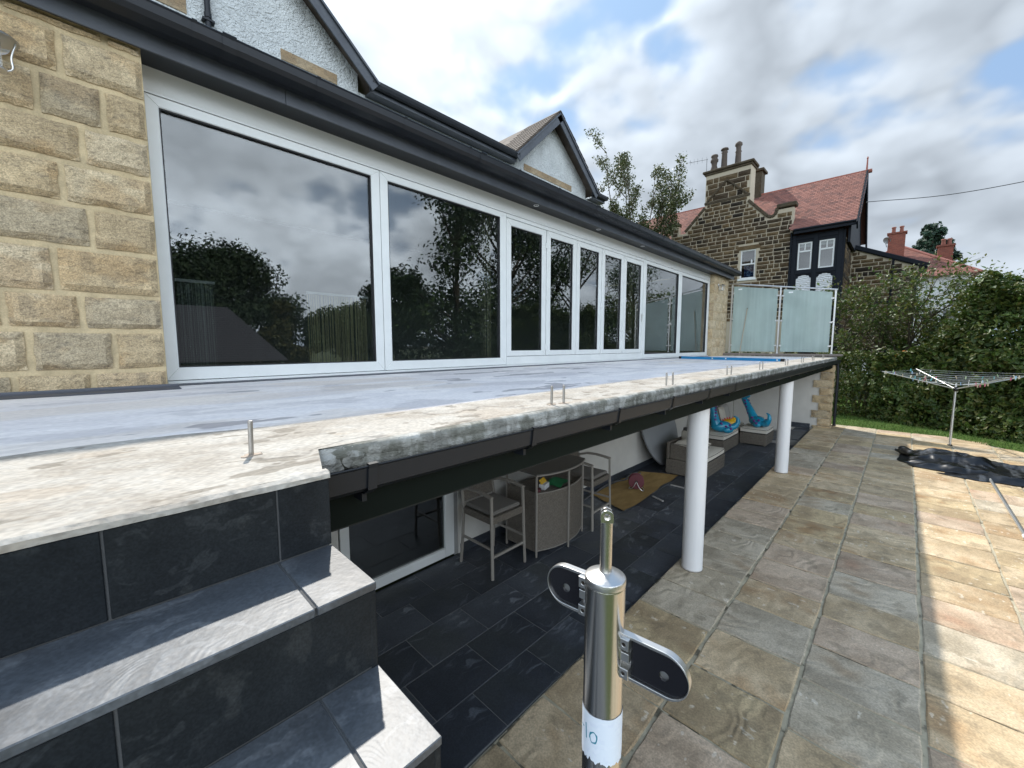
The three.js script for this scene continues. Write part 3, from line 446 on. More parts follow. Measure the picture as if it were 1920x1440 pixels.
// ---------------------------------------------------------------- extension: stone wall, windows, folding doors, eaves
{
  const E = thing('house_extension', 'single storey sandstone extension with a long white framed window wall and dark eaves', 'building', [0, 0, 0]);
  // left wall: pitched-face stone in courses, cream pointing
  const w1 = add(E, 'stone_wall', bx(-3.4, 0.405, 2.30, 5.111, -5.0, -4.528), mortarM);
  const ys = [2.36, 2.55, 2.867, 3.143, 3.485, 3.801, 4.101, 4.39, 4.704, 5.02, 5.11];
  const js = [[-1.9, -1.1, -0.424, -0.034], [-1.5, -0.9, -0.337, 0.10], [-1.6, -1.0, -0.436, -0.06], [-1.4, -0.75, -0.172], [-1.1, -0.5, 0.033], [-1.3, -0.66, -0.094], [-1.2, -0.6, 0.028], [-0.9, -0.45, -0.177, 0.159], [-1.2, -0.55, -0.045], [-0.9, -0.3, 0.2]];
  let id = 0;
  for (let k = 0; k < js.length; k++) {
    const e = [-2.4, ...js[k], 0.40];
    for (let i = 0; i < e.length - 1; i++) { const w = e[i + 1] - e[i] - 0.040, h = ys[k + 1] - ys[k] - 0.042, last = i === e.length - 2; id++; add(w1, 'stone', rock(w + (last ? 0.014 : 0), h, 0.008, 100 + id, 12, 7, 0.030, 0.012), stoneMats[(id * 7 + k * 3) % 5], [(e[i] + e[i + 1]) / 2 + (last ? 0.008 : 0), (ys[k] + ys[k + 1]) / 2, -4.527]); }
  }
  // pier at the far end, ashlar-like
  const w2 = add(E, 'stone_pier', bx(14.46, 15.9, 2.30, 5.111, -9.0, -4.612), mortarM);
  for (let k = 0; k < 9; k++) {
    const y = 2.40 + k * 0.300, h = 0.300; const e = k % 2 ? [14.44, 14.80, 15.38, 15.9] : [14.44, 15.10, 15.55, 15.9];
    for (let i = 0; i < 3; i++) { id++; add(w2, 'stone', rock(e[i + 1] - e[i] - 0.02, h - 0.02, 0.01, 300 + id, 6, 3, 0.008, 0.008), stoneMats[(id * 5) % 5], [(e[i] + e[i + 1]) / 2, y + h / 2, -4.611]); }
    add(w2, 'stone', rock(0.18, h - 0.02, 0.01, 350 + k, 4, 3, 0.006, 0.008), stoneMats[(k * 3 + 1) % 5], [14.459, y + h / 2, -4.702], [0, -Math.PI / 2, 0]);
  }
  add(E, 'side_wall', bx(14.5, 15.9, -0.1, 2.299, -9.0, -4.72), mortarM);
  // window wall, frame front at z = -4.745
  const ZF = -4.745, ZB = -4.815, frame = (x0, x1, y0, y1, gx0, gx1, gy0, gy1, c = 0.006, zf = ZF, zb = ZB) => {
    const L = [];                                       // mitred members
    const mem = (pts) => { const g = prism(pts, zf - zb - 2 * c, c); g.translate(0, 0, zb + c); return muv(g); };
    const s = 0.0006 + c;
    L.push(mem([[x0 + s, y0 + s], [x1 - s, y0 + s], [gx1 - s * 0, gy0 - s], [gx0, gy0 - s]].map((p) => p)));
    L.push(mem([[x0 + s, y1 - s], [gx0, gy1 + s], [gx1, gy1 + s], [x1 - s, y1 - s]]));
    L.push(mem([[x0 + s, y0 + s * 2.4], [gx0 - s, gy0], [gx0 - s, gy1], [x0 + s, y1 - s * 2.4]]));
    L.push(mem([[x1 - s, y0 + s * 2.4], [x1 - s, y1 - s * 2.4], [gx1 + s, gy1], [gx1 + s, gy0]]));
    return merge(L);
  };
  const bead = (gx0, gx1, gy0, gy1, zf = ZF) => merge([bx(gx0, gx1, gy0 - 0.001, gy0 + 0.010, ZB + 0.012, zf - 0.014), bx(gx0, gx1, gy1 - 0.010, gy1 + 0.001, ZB + 0.012, zf - 0.014), bx(gx0 - 0.001, gx0 + 0.010, gy0 + 0.0101, gy1 - 0.0101, ZB + 0.012, zf - 0.014), bx(gx1 - 0.010, gx1 + 0.001, gy0 + 0.0101, gy1 - 0.0101, ZB + 0.012, zf - 0.014)]);
  const gasket = mat({ color: rgb(0.02, 0.02, 0.022), roughness: 0.6 });
  for (const [x0, x1, gx0, gx1] of [[0.42, 2.56, 0.515, 2.45], [2.56, 4.77, 2.67, 4.635], [9.64, 11.96, 9.80, 11.84], [11.96, 14.42, 12.08, 14.26]]) {
    const w = grp(E, 'fixed_window'), far = x0 > 9; const gy0 = far ? 2.53 : 2.55, gy1 = 4.80;
    add(w, 'frame', frame(x0, x1, 2.43, 4.89, gx0, gx1, gy0, gy1), upvc);
    add(w, 'bead', bead(gx0, gx1, gy0, gy1), gasket);
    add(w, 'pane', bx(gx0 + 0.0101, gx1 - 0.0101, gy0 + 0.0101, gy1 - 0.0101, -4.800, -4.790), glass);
  }
  const lx = [4.77, 5.81, 6.76, 7.70, 8.66, 9.64];
  add(E, 'door_frame', [bx(4.775, 9.635, 2.43, 2.565, ZB, ZF - 0.004, 0.004), bx(4.775, 9.635, 4.83, 4.888, ZB, ZF - 0.004, 0.004)], upvc);
  for (let i = 0; i < 5; i++) {
    const d = grp(E, 'folding_door'), a = lx[i] + 0.006, b = lx[i + 1] - 0.006, gx0 = lx[i] + 0.125, gx1 = lx[i + 1] - 0.115;
    add(d, 'frame', frame(a, b, 2.568, 4.827, gx0, gx1, 2.665, 4.72, 0.006, ZF - 0.008 + (i % 2) * 0.004), upvc);
    add(d, 'bead', bead(gx0, gx1, 2.665, 4.72, ZF - 0.012), gasket);
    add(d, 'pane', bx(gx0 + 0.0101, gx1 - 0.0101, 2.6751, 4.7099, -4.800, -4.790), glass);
    if (i === 0 || i === 2) for (const y of [2.72, 3.62, 4.55]) add(d, 'hinge', [bar([b + 0.006, y - 0.05, ZF + 0.008], [b + 0.006, y + 0.05, ZF + 0.008], 0.011), cb(0.07, 0.09, 0.008, 0.002, [b + 0.006, y, ZF - 0.001])], upvc);
    if (i === 4) add(d, 'handle', [cb(0.03, 0.20, 0.012, 0.004, [b - 0.05, 3.45, ZF - 0.000]), bar([b - 0.05, 3.50, ZF + 0.008], [b - 0.05, 3.50, ZF + 0.045], 0.008), stick([b - 0.05, 3.50, ZF + 0.045], [b - 0.16, 3.50, ZF + 0.045], 0.016, 0.014)], satin);
  }
  add(E, 'sill', [bx(0.425, 14.43, 2.402, 2.428, -4.80, -4.712, 0.004)], upvc);
  add(E, 'head_board', [bx(0.41, 14.45, 4.893, 5.111, -4.83, -4.755)], whiteBoard);
  add(E, 'head_trim', [bx(0.41, 14.45, 4.892, 4.905, -4.754, -4.738, 0.002)], upvc);
  // eaves
  add(E, 'soffit', bx(-3.4, 15.98, 5.112, 5.124, -4.82, -4.462), gutterM);
  const fb = grp(E, 'fascia'); for (let x = -3.4; x < 15.9; x += 4.84) add(fb, 'board', bx(x, Math.min(x + 4.837, 15.98), 5.078, 5.285, -4.461, -4.443, 0.003), fasciaM);
  const gp = [[-4.442, 5.285], [-4.442, 5.225], [-4.425, 5.205], [-4.33, 5.195], [-4.245, 5.215], [-4.220, 5.25], [-4.212, 5.308], [-4.200, 5.318], [-4.206, 5.326], [-4.224, 5.32], [-4.232, 5.256], [-4.255, 5.226], [-4.33, 5.208], [-4.42, 5.216]];
  const gt = add(E, 'gutter', [sweepX(gp, -3.4, 16.0, 40, (x) => [0, 0.006 * (vnoise(x * 0.9, 2, 551) - 0.5)]), bx(15.994, 16.004, 5.20, 5.315, -4.44, -4.215)], gutterM);
  for (let x = -1.2; x < 16; x += 0.95) add(gt, 'gutter_bracket', [sweepX(gp.slice(1, 9).map(([z, y]) => [z + (z > -4.35 ? 0.004 : 0), y - 0.004 + (y > 5.31 ? 0.010 : 0)]), x, x + 0.036, 1)], gutterM);
  for (const x of [0.9, 3.75, 6.6, 9.5, 12.4]) add(gt, 'gutter_union', sweepX(gp.slice(1, 9).map(([z, y]) => [z + (z > -4.35 ? 0.007 : 0), y - 0.007 + (y > 5.31 ? 0.016 : 0)]), x, x + 0.10, 1), gutterM);
  for (const x of [5.34, 7.29, 9.23]) add(E, 'downlight', lathe([[0, 0], [0.03, 0.004], [0.036, 0], [0.044, -0.006], [0.047, -0.002], [0.047, 0.006]], 20), mat({ color: rgb(0.7, 0.7, 0.7), roughness: 0.4 }), [x, 5.1110, -4.60]);
  add(E, 'roof', [(() => { const g = bx(-3.5, 16.0, -0.02, 0.02, -2.33, 2.33); return tf(g, [0, 5.78, -6.72], [0.21, 0, 0]); })()], mat({ color: rgb(0.06, 0.065, 0.07), roughness: 0.9 }));
  // dim room behind the glass
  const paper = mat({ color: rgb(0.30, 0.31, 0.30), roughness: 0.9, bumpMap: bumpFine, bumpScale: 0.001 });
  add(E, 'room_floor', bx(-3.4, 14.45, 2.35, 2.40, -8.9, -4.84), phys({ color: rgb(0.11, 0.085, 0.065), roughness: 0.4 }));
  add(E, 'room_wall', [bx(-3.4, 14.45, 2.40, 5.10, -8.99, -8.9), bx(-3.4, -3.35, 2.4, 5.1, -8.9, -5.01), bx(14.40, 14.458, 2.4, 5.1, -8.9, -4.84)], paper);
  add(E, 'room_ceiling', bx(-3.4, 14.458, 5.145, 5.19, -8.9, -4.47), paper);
}

// ---------------------------------------------------------------- main house: roughcast gables above the extension
const roofTileM = mat({ map: tex(256, 256, [1.3, 1.3], (u, v) => { const n = fbm(u * 7, v * 7, 5, 561, 7, 7); return mix3([0.30, 0.26, 0.23], [0.46, 0.42, 0.38], n); }), bumpMap: bumpStone, bumpScale: 0.006, roughness: 0.9 });
{
  const M = thing('gabled_house', 'tall white roughcast house with dark painted bargeboards on its gables', 'house', [0, 0, 0]);
  const zW = -9.12;
  add(M, 'wall', [bx(-8, 14.3, 4, 8.40, zW - 0.4, zW), bx(13.95, 14.3, 0, 8.40, -17, zW - 0.401)], roughcast);
  const pitch = 0.55;
  { const fr = []; for (const [a, b, ze] of [[-8.3, -0.3, -8.78], [-0.3, 4.7, -9.5], [4.7, 9.3, -8.78], [9.3, 13.6, -9.5], [13.6, 14.5, -8.78]]) { const ya = 8.56 + pitch * (-8.78 - ze), yb = 8.56 + pitch * 4.3; fr.push(a, ya, ze, b, ya, ze, b, yb, -13.1, a, ya, ze, b, yb, -13.1, a, yb, -13.1); } const g = fromTris([...fr, 14.5, 8.56 + pitch * 4.3, -13.1, 14.5, 8.4, -17.4, -8.3, 8.4, -17.4, 14.5, 8.56 + pitch * 4.3, -13.1, -8.3, 8.4, -17.4, -8.3, 8.56 + pitch * 4.3, -13.1]); add(M, 'main_roof', muv(g), roofTileM); }
  const gable = (ax, ay, lx, rx, fy, tiles) => {
    const gw = prism([[lx + 0.32, fy - 1.4], [rx - 0.32, fy - 1.4], [rx - 0.32, fy + 0.22], [ax, ay - 0.16], [lx + 0.32, fy + 0.22]], 0.35); gw.translate(0, 0, zW - 0.345); add(M, 'gable_wall', muv(gw), roughcast);
    const G = grp(M, 'gable_roof');
    const slope = (x0, s) => {                          // boards and roof sheets from the foot to the apex
      const dx = ax - x0, dy = ay - fy, L = Math.hypot(dx, dy), a = Math.atan2(dy, dx); const c = [(x0 + ax) / 2, (fy + ay) / 2];
      const bd = cb(L + 0.02, 0.26, 0.035, 0.004); const sx = Math.sin(a), cx = Math.cos(a); const sg = s;
      tf(bd, [c[0] + sx * 0.13 * sg, c[1] - Math.abs(cx) * 0.13, -8.74], [0, 0, a]); add(G, 'bargeboard', bd, fasciaM);
      const tr = cb(L + 0.02, 0.05, 0.05, 0.004); tf(tr, [c[0] + sx * 0.03 * sg, c[1] - Math.abs(cx) * 0.03, -8.705], [0, 0, a]); add(G, 'verge_trim', tr, fasciaM);
      const rf = bx(-L / 2, L / 2 + 0.03, 0, 0.04, -4.6, -0.02); tf(rf, [c[0], c[1], -8.70], [0, 0, a]); add(G, 'roof_sheet', rf, roofTileM);
      const sf = bx(-L / 2 + 0.05, L / 2 - 0.2, -0.06, -0.045, zW + 0.002, -8.77); tf(sf, [c[0] + sx * 0.02 * sg, c[1] - 0.03, 0], [0, 0, a]); add(G, 'verge_soffit', sf, blackPaint);
      if (tiles) for (let i = 0; i < 12; i++) for (let k = 0; k < 4; k++) { const t = (i + 0.5) / 12; const tl = cb(L / 12 + 0.05, 0.016, 0.36, 0.003, [0, 0, 0], i, k); tf(tl, [lerp(x0, ax, t) - sx * 0.055 * sg, lerp(fy, ay, t) + Math.abs(cx) * 0.055, -8.86 - k * 0.37 - ran(0, 0.02)], [0, 0, a - s * 0.07]); add(G, 'roof_slate', tl, roofTileM); }
    };
    slope(lx, 1); slope(rx, -1);
  };
  gable(11.33, 10.52, 9.20, 13.78, 8.54, true);
  gable(2.2, 10.78, -0.40, 4.78, 8.54, false);
  const lint = mat({ map: stoneTex, color: rgb(0.92, 0.82, 0.72), roughness: 0.9, bumpMap: bumpStone, bumpScale: 0.004 });
  for (const [a, b, y0, y1] of [[9.95, 11.2, 8.38, 8.58], [11.21, 12.55, 8.38, 8.58], [2.90, 4.0, 8.34, 8.54], [0.2, 1.46, 8.36, 8.60]]) add(M, 'lintel', bx(a, b - 0.006, y0, y1, zW - 0.1, zW + 0.02, 0.004), lint);
  // eaves between the gables and the stub beyond
  const gp = [[-8.86, 8.80], [-8.86, 8.70], [-8.80, 8.66], [-8.74, 8.68], [-8.72, 8.74], [-8.71, 8.80], [-8.73, 8.80], [-8.74, 8.74], [-8.76, 8.70], [-8.83, 8.70]].map(([z, y]) => [z, y - 0.22]);
  for (const [a, b] of [[4.62, 9.36], [13.56, 14.45], [-8.2, -0.3]]) { add(M, 'eaves_gutter', [sweepX(gp, a, b, 6), bx(b - 0.008, b, 8.45, 8.58, -8.86, -8.71)], gutterM); add(M, 'eaves_board', [bx(a, b, 8.38, 8.58, -8.885, -8.862), bx(a, b, 8.365, 8.38, zW + 0.002, -8.862)], fasciaM); }
  const dp = add(M, 'downpipe', [bar([1.74, 5.6, -9.05], [1.74, 9.6, -9.05], 0.045, 0.045, 14), bar([1.74, 8.42, -9.05], [1.74, 8.50, -9.05], 0.056, 0.056, 14), bar([1.74, 9.0, -9.05], [1.74, 9.08, -9.05], 0.056, 0.056, 14)], gutterM);
  add(dp, 'pipe_clip', [bx(1.65, 1.83, 8.36, 8.39, -9.12, -8.995)], gutterM);
}

// ---------------------------------------------------------------- stainless balustrade post on the stairs
{
  const P = thing('balustrade_post', 'stainless steel handrail post with bare glass clamps standing on the slate stairs', 'post', [0.4136, 1.504, -0.2416]);
  const H = 0.962, R = 0.0242;
  add(P, 'tube', lathe([[0, 0.01], [R, 0.01], [R, H - 0.006], [R - 0.0006, H - 0.005], [R - 0.0006, H - 0.0035]], 64), steel);
  add(P, 'base_plate', lathe([[0, 0], [0.05, 0], [0.05, 0.004], [0.046, 0.009], [R + 0.001, 0.012]], 40), satin);
  add(P, 'cap', lathe([[R - 0.0004, H - 0.0035], [R + 0.0004, H - 0.003], [R + 0.0004, H + 0.0035], [R - 0.0008, H + 0.005], [0.0165, H + 0.0075], [0.0085, H + 0.0105], [0, H + 0.0108]], 64), satin);
  const pin = add(P, 'pin', [lathe([[0.0073, H + 0.009], [0.0073, H + 0.074]], 32), ...[-1, 1].map((s) => { // forked head with a slot and cross hole
    const sh = new THREE.Shape(); sh.moveTo(-0.0073, 0); sh.lineTo(0.0073, 0); sh.lineTo(0.0073, 0.008); sh.absarc(0, 0.008, 0.0073, 0, Math.PI, false); sh.lineTo(-0.0073, 0);
    const ho = new THREE.Path(); ho.absarc(0, 0.0075, 0.0042, 0, Math.PI * 2, true); sh.holes.push(ho);
    const g = new THREE.ExtrudeGeometry(sh, { depth: 0.0036, bevelEnabled: true, bevelSize: 0.0003, bevelThickness: 0.0004, bevelSegments: 2, curveSegments: 20 }); return tf(g, [0, H + 0.0735, s * 0.0044 - 0.0018], [0, 0, 0]); }),
    bar([0, H + 0.0745, -0.003], [0, H + 0.0745, 0.003], 0.0062, 0.0062, 20)], steel);
  pin.rotation.y = -0.95;
  const clamp = (zs, yc, L) => {                          // half of a D clamp lying in the z-y plane, open face to -x
    const c = grp(P, 'glass_clamp', [0, yc, 0], [0, zs > 0 ? -Math.PI / 2 + 0.10 : Math.PI / 2 + 0.1, 0]); const h = 0.0275;
    const D = (r, x0, hole) => { const s = new THREE.Shape(); s.moveTo(x0, -r); s.lineTo(L - r, -r); s.absarc(L - r, 0, r, -Math.PI / 2, Math.PI / 2, false); s.lineTo(x0, r); s.lineTo(x0, -r); if (hole) { const p = new THREE.Path(); p.absarc(L - h, hole, 0.0058, 0, 6.2832, true); s.holes.push(p); } return s; };
    const ex = (s, d, b) => new THREE.ExtrudeGeometry(s, { depth: d, bevelEnabled: b > 0, bevelSize: b, bevelThickness: b, bevelSegments: 2, curveSegments: 28 });
    const face = zs > 0 ? 1 : -1;                        // which local z is turned to the stairs
    const rim = D(h, 0.018); const inner = D(h - 0.0028, 0.0195); rim.holes.push(new THREE.Path(inner.getPoints(28).reverse()));
    const place = (g, z) => { if (face < 0) { g.scale(1, 1, -1); z = -z; } g.translate(0, 0, z); const q = g.index ? g.toNonIndexed() : g; if (face < 0) { const p = q.attributes.position; for (let i = 0; i < p.count; i += 3) { const a = [p.getX(i), p.getY(i), p.getZ(i)]; p.setXYZ(i, p.getX(i + 1), p.getY(i + 1), p.getZ(i + 1)); p.setXYZ(i + 1, ...a); } q.computeVertexNormals(); } return q; };
    add(c, 'plate', [place(ex(D(h - 0.0006, 0.0186), 0.003, 0.0004), -0.0100), place(ex(rim, 0.0075, 0.0006), -0.0085)], satin);
    add(c, 'rubber_pad', [place(ex(D(h - 0.0045, 0.034, -0.003), 0.0022, 0.0005), -0.0062)], rubber);
    const lug = []; for (const [y, z, hh] of [[0.019, 0.0005, 0.013], [0.002, -0.0015, 0.010], [-0.018, 0.0005, 0.012]]) { const s = new THREE.Shape(); const w = 0.0055, q = hh / 2; s.moveTo(-w, -q); s.lineTo(w, -q); s.lineTo(w, q); s.lineTo(-w, q); s.lineTo(-w, -q); if (y !== 0.002) { const p = new THREE.Path(); p.absarc(0, 0, 0.0031, 0, 6.2832, true); s.holes.push(p); } lug.push(place(ex(s, 0.011, 0.0007).translate(0.0275, y, 0), z - 0.0065)); }
    lug.push(place(ex(new THREE.Shape([[0.0195, -0.023], [0.0235, -0.023], [0.0235, 0.024], [0.0195, 0.024]].map((p) => new THREE.Vector2(...p))), 0.011, 0.0006), -0.0065));
    add(c, 'lug', lug, satin);
    add(c, 'screw', [[0.019], [-0.018]].map(([y]) => { const g = new THREE.CylinderGeometry(0.0029, 0.0029, 0.002, 16); g.rotateX(Math.PI / 2); return place(g.translate(0.0275, y, 0), -0.002); }), mat({ color: rgb(0.10, 0.07, 0.05), roughness: 0.6, metalness: 0.6 }));
    return c;
  };
  clamp(-1, 2.4335 - 1.504, 0.084); clamp(1, 2.3775 - 1.504, 0.1);
  // torn paper sticker with a pencilled "-10"
  const cv = document.createElement('canvas'); cv.width = 1024; cv.height = 640; const k = cv.getContext('2d');
  k.fillStyle = '#dfe6ef'; k.fillRect(0, 0, 1024, 640);
  const rr = rngOf(3); k.globalAlpha = 0.22; for (let i = 0; i < 90; i++) { k.fillStyle = rr() < 0.5 ? '#cdd6e2' : '#eef2f6'; k.fillRect(rr() * 1024, rr() * 640, 20 + rr() * 90, 8 + rr() * 60); } k.globalAlpha = 1;
  k.strokeStyle = '#2a7f93'; k.lineWidth = 17; k.lineCap = 'round';
  const ink = (p) => { k.beginPath(); p.forEach((q, i) => (i ? k.lineTo(...q) : k.moveTo(...q))); k.stroke(); };
  ink([[268, 262], [312, 270]]); ink([[362, 178], [376, 376]]); k.beginPath(); k.ellipse(478, 302, 46, 78, 0.22, 0, 6.2832); k.stroke();
  const lt = new THREE.CanvasTexture(cv); lt.colorSpace = THREE.SRGBColorSpace;
  { const t = [], uv = [], N = 140, M = 1, y0 = 0.735, y1 = 0.797; const lo = (a) => y0 + 0.006 * (vnoise(a * 9, 2, 601) - 0.2) + 0.006 * smooth(0.6, 0.9, vnoise(a * 9, 5, 602));
    const f0 = 0.85, f1 = 4.95, P3 = (a, y) => [Math.cos(a) * (R + 0.0005), y, Math.sin(a) * (R + 0.0005)];
    for (let i = 0; i < N; i++) { const a = lerp(f0, f1, i / N), b = lerp(f0, f1, (i + 1) / N); const A = P3(a, lo(a)), B = P3(b, lo(b)), C = P3(b, y1 + 0.001 * vnoise(b * 4, 1, 603)), D = P3(a, y1 + 0.001 * vnoise(a * 4, 1, 603)); const u = (q) => 1 - (q - f0) / (f1 - f0); t.push(...A, ...D, ...C, ...A, ...C, ...B); const ua = u(a), ub = u(b); const v = (y) => (y - y0) / (y1 - y0); void v; uv.push(ua, 0, ua, 1, ub, 1, ua, 0, ub, 1, ub, 0); }
    const g = fromTris(t); g.setAttribute('uv', new THREE.BufferAttribute(new Float32Array(uv), 2)); const n = g.attributes.normal, p = g.attributes.position; for (let i = 0; i < n.count; i++) { const L = Math.hypot(p.getX(i), p.getZ(i)); n.setXYZ(i, p.getX(i) / L, 0, p.getZ(i) / L); }
    add(P, 'paper_sticker', g, mat({ map: lt, roughness: 0.6, side: THREE.DoubleSide })); }
}

// ---------------------------------------------------------------- frosted glass screen at the end of the terrace
{
  const S = thing('glass_screen', 'two frosted green glass panels in a steel frame at the end of the terrace', 'screen', [XE - 0.02, 2.488, 0]);
  const topY = (z) => lerp(2.41, 1.955, (z + 4.42) / (4.42 - 1.55));
  const postZ = [-4.42, -2.965, -1.54];
  postZ.forEach((z) => { add(S, 'post', [cb(0.045, topY(z) - 0.015, 0.045, 0.004, [0, (topY(z) - 0.015) / 2, z]), cb(0.10, 0.008, 0.09, 0.002, [0, 0.005, z])], satin); });
  add(S, 'top_rail', [bar([0, topY(-4.50) + 0.005, -4.50], [0, topY(-1.50) + 0.005, -1.50], 0.024, 0.024, 16)], satin);
  for (const [a, b] of [[-4.365, -3.045], [-2.885, -1.62]]) {
    const g = prism([[a, 0.06], [b, 0.06], [b, topY(b) - 0.075], [a, topY(a) - 0.075]], 0.010, 0.001); g.rotateY(-Math.PI / 2); g.translate(0.005, 0, 0);
    const pn = add(S, 'glass_panel', muv(g), frost);
    for (const z of [a, b]) for (const t of [0.10, 0.5, 0.90]) { const s = z === a ? -1 : 1; const y = 0.06 + t * (topY(z) - 0.14); add(S, 'panel_clip', [cb(0.03, 0.05, 0.075, 0.006, [0, y, z + s * 0.012])], satin); }
    const cl = cb(0.002, 0.045, 0.12, 0.0004, [-0.0075, topY(a) - 0.19, a + 0.20]); add(pn, 'maker_label', cl, mat({ color: rgb(0.8, 0.82, 0.82), roughness: 0.5 }));
  }
}
{ const p = thing('broom_handle', 'slim wooden pole leaning upright against the frosted glass panel', 'pole', [XE - 0.12, 2.39, -4.07]); add(p, 'shaft', bar([0, 0.0, 0], [0.06, 1.62, 0.16], 0.0135, 0.0135, 12), mat({ color: rgb(0.40, 0.34, 0.26), roughness: 0.7 })); add(p, 'tip', bar([0.06, 1.62, 0.16], [0.061, 1.65, 0.163], 0.0145, 0.012, 12), mat({ color: rgb(0.16, 0.12, 0.09), roughness: 0.6 })); }
// blue spirit level / straightedge lying on the terrace
{
  const L = thing('spirit_level', 'long blue spirit level lying flat across the white terrace', 'spirit level', [0, 2.392, 0]);
  const A = new THREE.Vector3(11.25, 0, -4.42), B = new THREE.Vector3(10.65, 0, -1.86), d = B.clone().sub(A); L.position.x = (A.x + B.x) / 2; L.position.z = (A.z + B.z) / 2; L.rotation.y = Math.atan2(d.x, d.z); const n = d.length();
  const blue = phys({ color: rgb(0.012, 0.24, 0.50), roughness: 0.35 });
  add(L, 'beam', [cb(0.03, 0.062, n - 0.14, 0.004, [0, 0.032, 0]), cb(0.05, 0.012, n - 0.14, 0.002, [0, 0.0065, 0]), cb(0.05, 0.012, n - 0.14, 0.002, [0, 0.059, 0])], blue);
  for (const s of [-1, 1]) add(L, 'end_cap', cb(0.054, 0.066, 0.07, 0.004, [0, 0.033, s * (n / 2 - 0.035)]), rubber);
  for (const z of [-0.35, 0, n / 2 - 0.14]) { add(L, 'vial', [tf(new THREE.CylinderGeometry(0.018, 0.018, 0.036, 18), [0, 0.035, z], [0, 0, Math.PI / 2])], mat({ color: rgb(0.75, 0.8, 0.78), roughness: 0.3 })); }
}
// ---------------------------------------------------------------- wall lamps
function wallLamp(label, p, s, turn) {
  const W = thing('wall_lantern', label, 'lamp', p, turn, 'wall lanterns'); W.scale.setScalar(s);
  add(W, 'back_plate', tf(lathe([[0, 0], [0.062, 0], [0.066, 0.006], [0.05, 0.014], [0.02, 0.03], [0, 0.03]], 28), [0, 0.16, 0], [Math.PI / 2, 0, 0]), satin);
  add(W, 'hood', lathe([[0, 0.085], [0.02, 0.082], [0.045, 0.06], [0.10, 0.035], [0.118, 0.02], [0.118, 0.012], [0.10, 0.026], [0.03, 0.045], [0, 0.048]], 36).translate(0, 0.11, 0.16), satin);
  add(W, 'glass_tube', lathe([[0, -0.10], [0.034, -0.10], [0.036, -0.09], [0.036, 0.10], [0, 0.10]], 28).translate(0, 0.05, 0.16), phys({ color: rgb(0.9, 0.92, 0.92), transmission: 0.75, roughness: 0.12, thickness: 0 }));
  add(W, 'bulb_holder', lathe([[0, -0.03], [0.016, -0.03], [0.016, 0.09], [0, 0.09]], 18).translate(0, 0.05, 0.16), mat({ color: rgb(0.75, 0.75, 0.72), roughness: 0.5 }));
  add(W, 'bracket', [tube([[0, 0.16, 0.02], [0, 0.10, 0.03], [0, -0.02, 0.05], [0, -0.08, 0.10], [0, -0.085, 0.16]], 0.008, 24, 10), lathe([[0, -0.10], [0.05, -0.098], [0.055, -0.09], [0.05, -0.082], [0, -0.08]], 28).translate(0, 0.028, 0.16), ...[0, 1.57, 3.14, 4.71].map((a) => tube([[Math.cos(a) * 0.10, 0.13, 0.16 + Math.sin(a) * 0.10], [Math.cos(a) * 0.075, 0.03, 0.16 + Math.sin(a) * 0.075], [Math.cos(a) * 0.075, -0.04, 0.16 + Math.sin(a) * 0.075], [Math.cos(a) * 0.045, -0.065, 0.16 + Math.sin(a) * 0.045]], 0.0055, 14, 8))], satin);
  return W;
}
wallLamp('silver wall lantern with clear glass on the rough sandstone wall', [-0.335, 4.60, -4.49], 1.0, 0);
wallLamp('small silver wall lantern on the stone pier beside the frosted screen', [14.82, 4.66, -4.60], 0.8, 0);
// curtains inside the windows
function strings(label, x0, x1, y0, y1, z, n, c, turn) {
  const r = rngOf(Math.round(x0 * 77) + 3), L = []; for (let i = 0; i < n; i++) { const x = lerp(x0, x1, (i + r() * 0.6) / n), w = ran(0.004, 0.010, r); const zz = z + ran(-0.03, 0.03, r); L.push(bx(x, x + w, y0 + ran(0, 0.01, r), y1, zz, zz + 0.004)); }
  L.push(bx(x0 - 0.02, x1 + 0.02, y1, y1 + 0.03, z - 0.035, z + 0.035));
  const o = thing('string_curtain', label, 'curtain', [0, 0, 0]); add(o, 'strings', L.slice(0, -1), mat({ color: rgb(...c), roughness: 0.8 })).userData.kind = 'stuff'; add(o, 'rail', L[L.length - 1], whiteBoard); return o;
}
strings('cream string curtain hanging at the edge of the second big window', 4.42, 4.62, 2.43, 4.98, -4.98, 16, [0.50, 0.46, 0.33]);
strings('cream string curtain behind the last folding door', 9.32, 9.52, 2.43, 4.98, -4.98, 12, [0.46, 0.42, 0.30]);
strings('pale string curtain inside the first big window at its stone side', 0.64, 0.95, 2.43, 3.43, -5.6, 30, [0.40, 0.44, 0.40]);
strings('yellowish string curtain inside the first big window near its mullion', 1.95, 2.75, 2.43, 3.42, -5.6, 60, [0.62, 0.56, 0.34]);

// ---------------------------------------------------------------- furniture under the terrace
const wickTex = tex(512, 512, [0.24, 0.24], (u, v) => { const row = Math.floor(v * 24), ph = (u * 12 + (row % 2) * 0.5) % 1, fy = v * 24 - row; const e = Math.min(fy, 1 - fy) * 2, over = Math.sin(ph * 6.283); const n = hash2(Math.floor(u * 48), row, 651), k = (0.55 + 0.45 * smooth(0, 0.45, e)) * (0.84 + 0.16 * over) * (0.82 + 0.3 * n); return [0.55 * k, 0.515 * k, 0.465 * k]; });
const wickBump = tex(512, 512, [0.24, 0.24], (u, v) => { const row = Math.floor(v * 24), ph = (u * 12 + (row % 2) * 0.5) % 1, fy = v * 24 - row; return Math.sin(fy * 3.1416) * (0.62 + 0.38 * Math.sin(ph * 6.283)); }, false);
const wicker = mat({ map: wickTex, bumpMap: wickBump, bumpScale: 0.004, roughness: 0.6 });
const frameM = mat({ color: rgb(0.25, 0.23, 0.20), roughness: 0.5 });
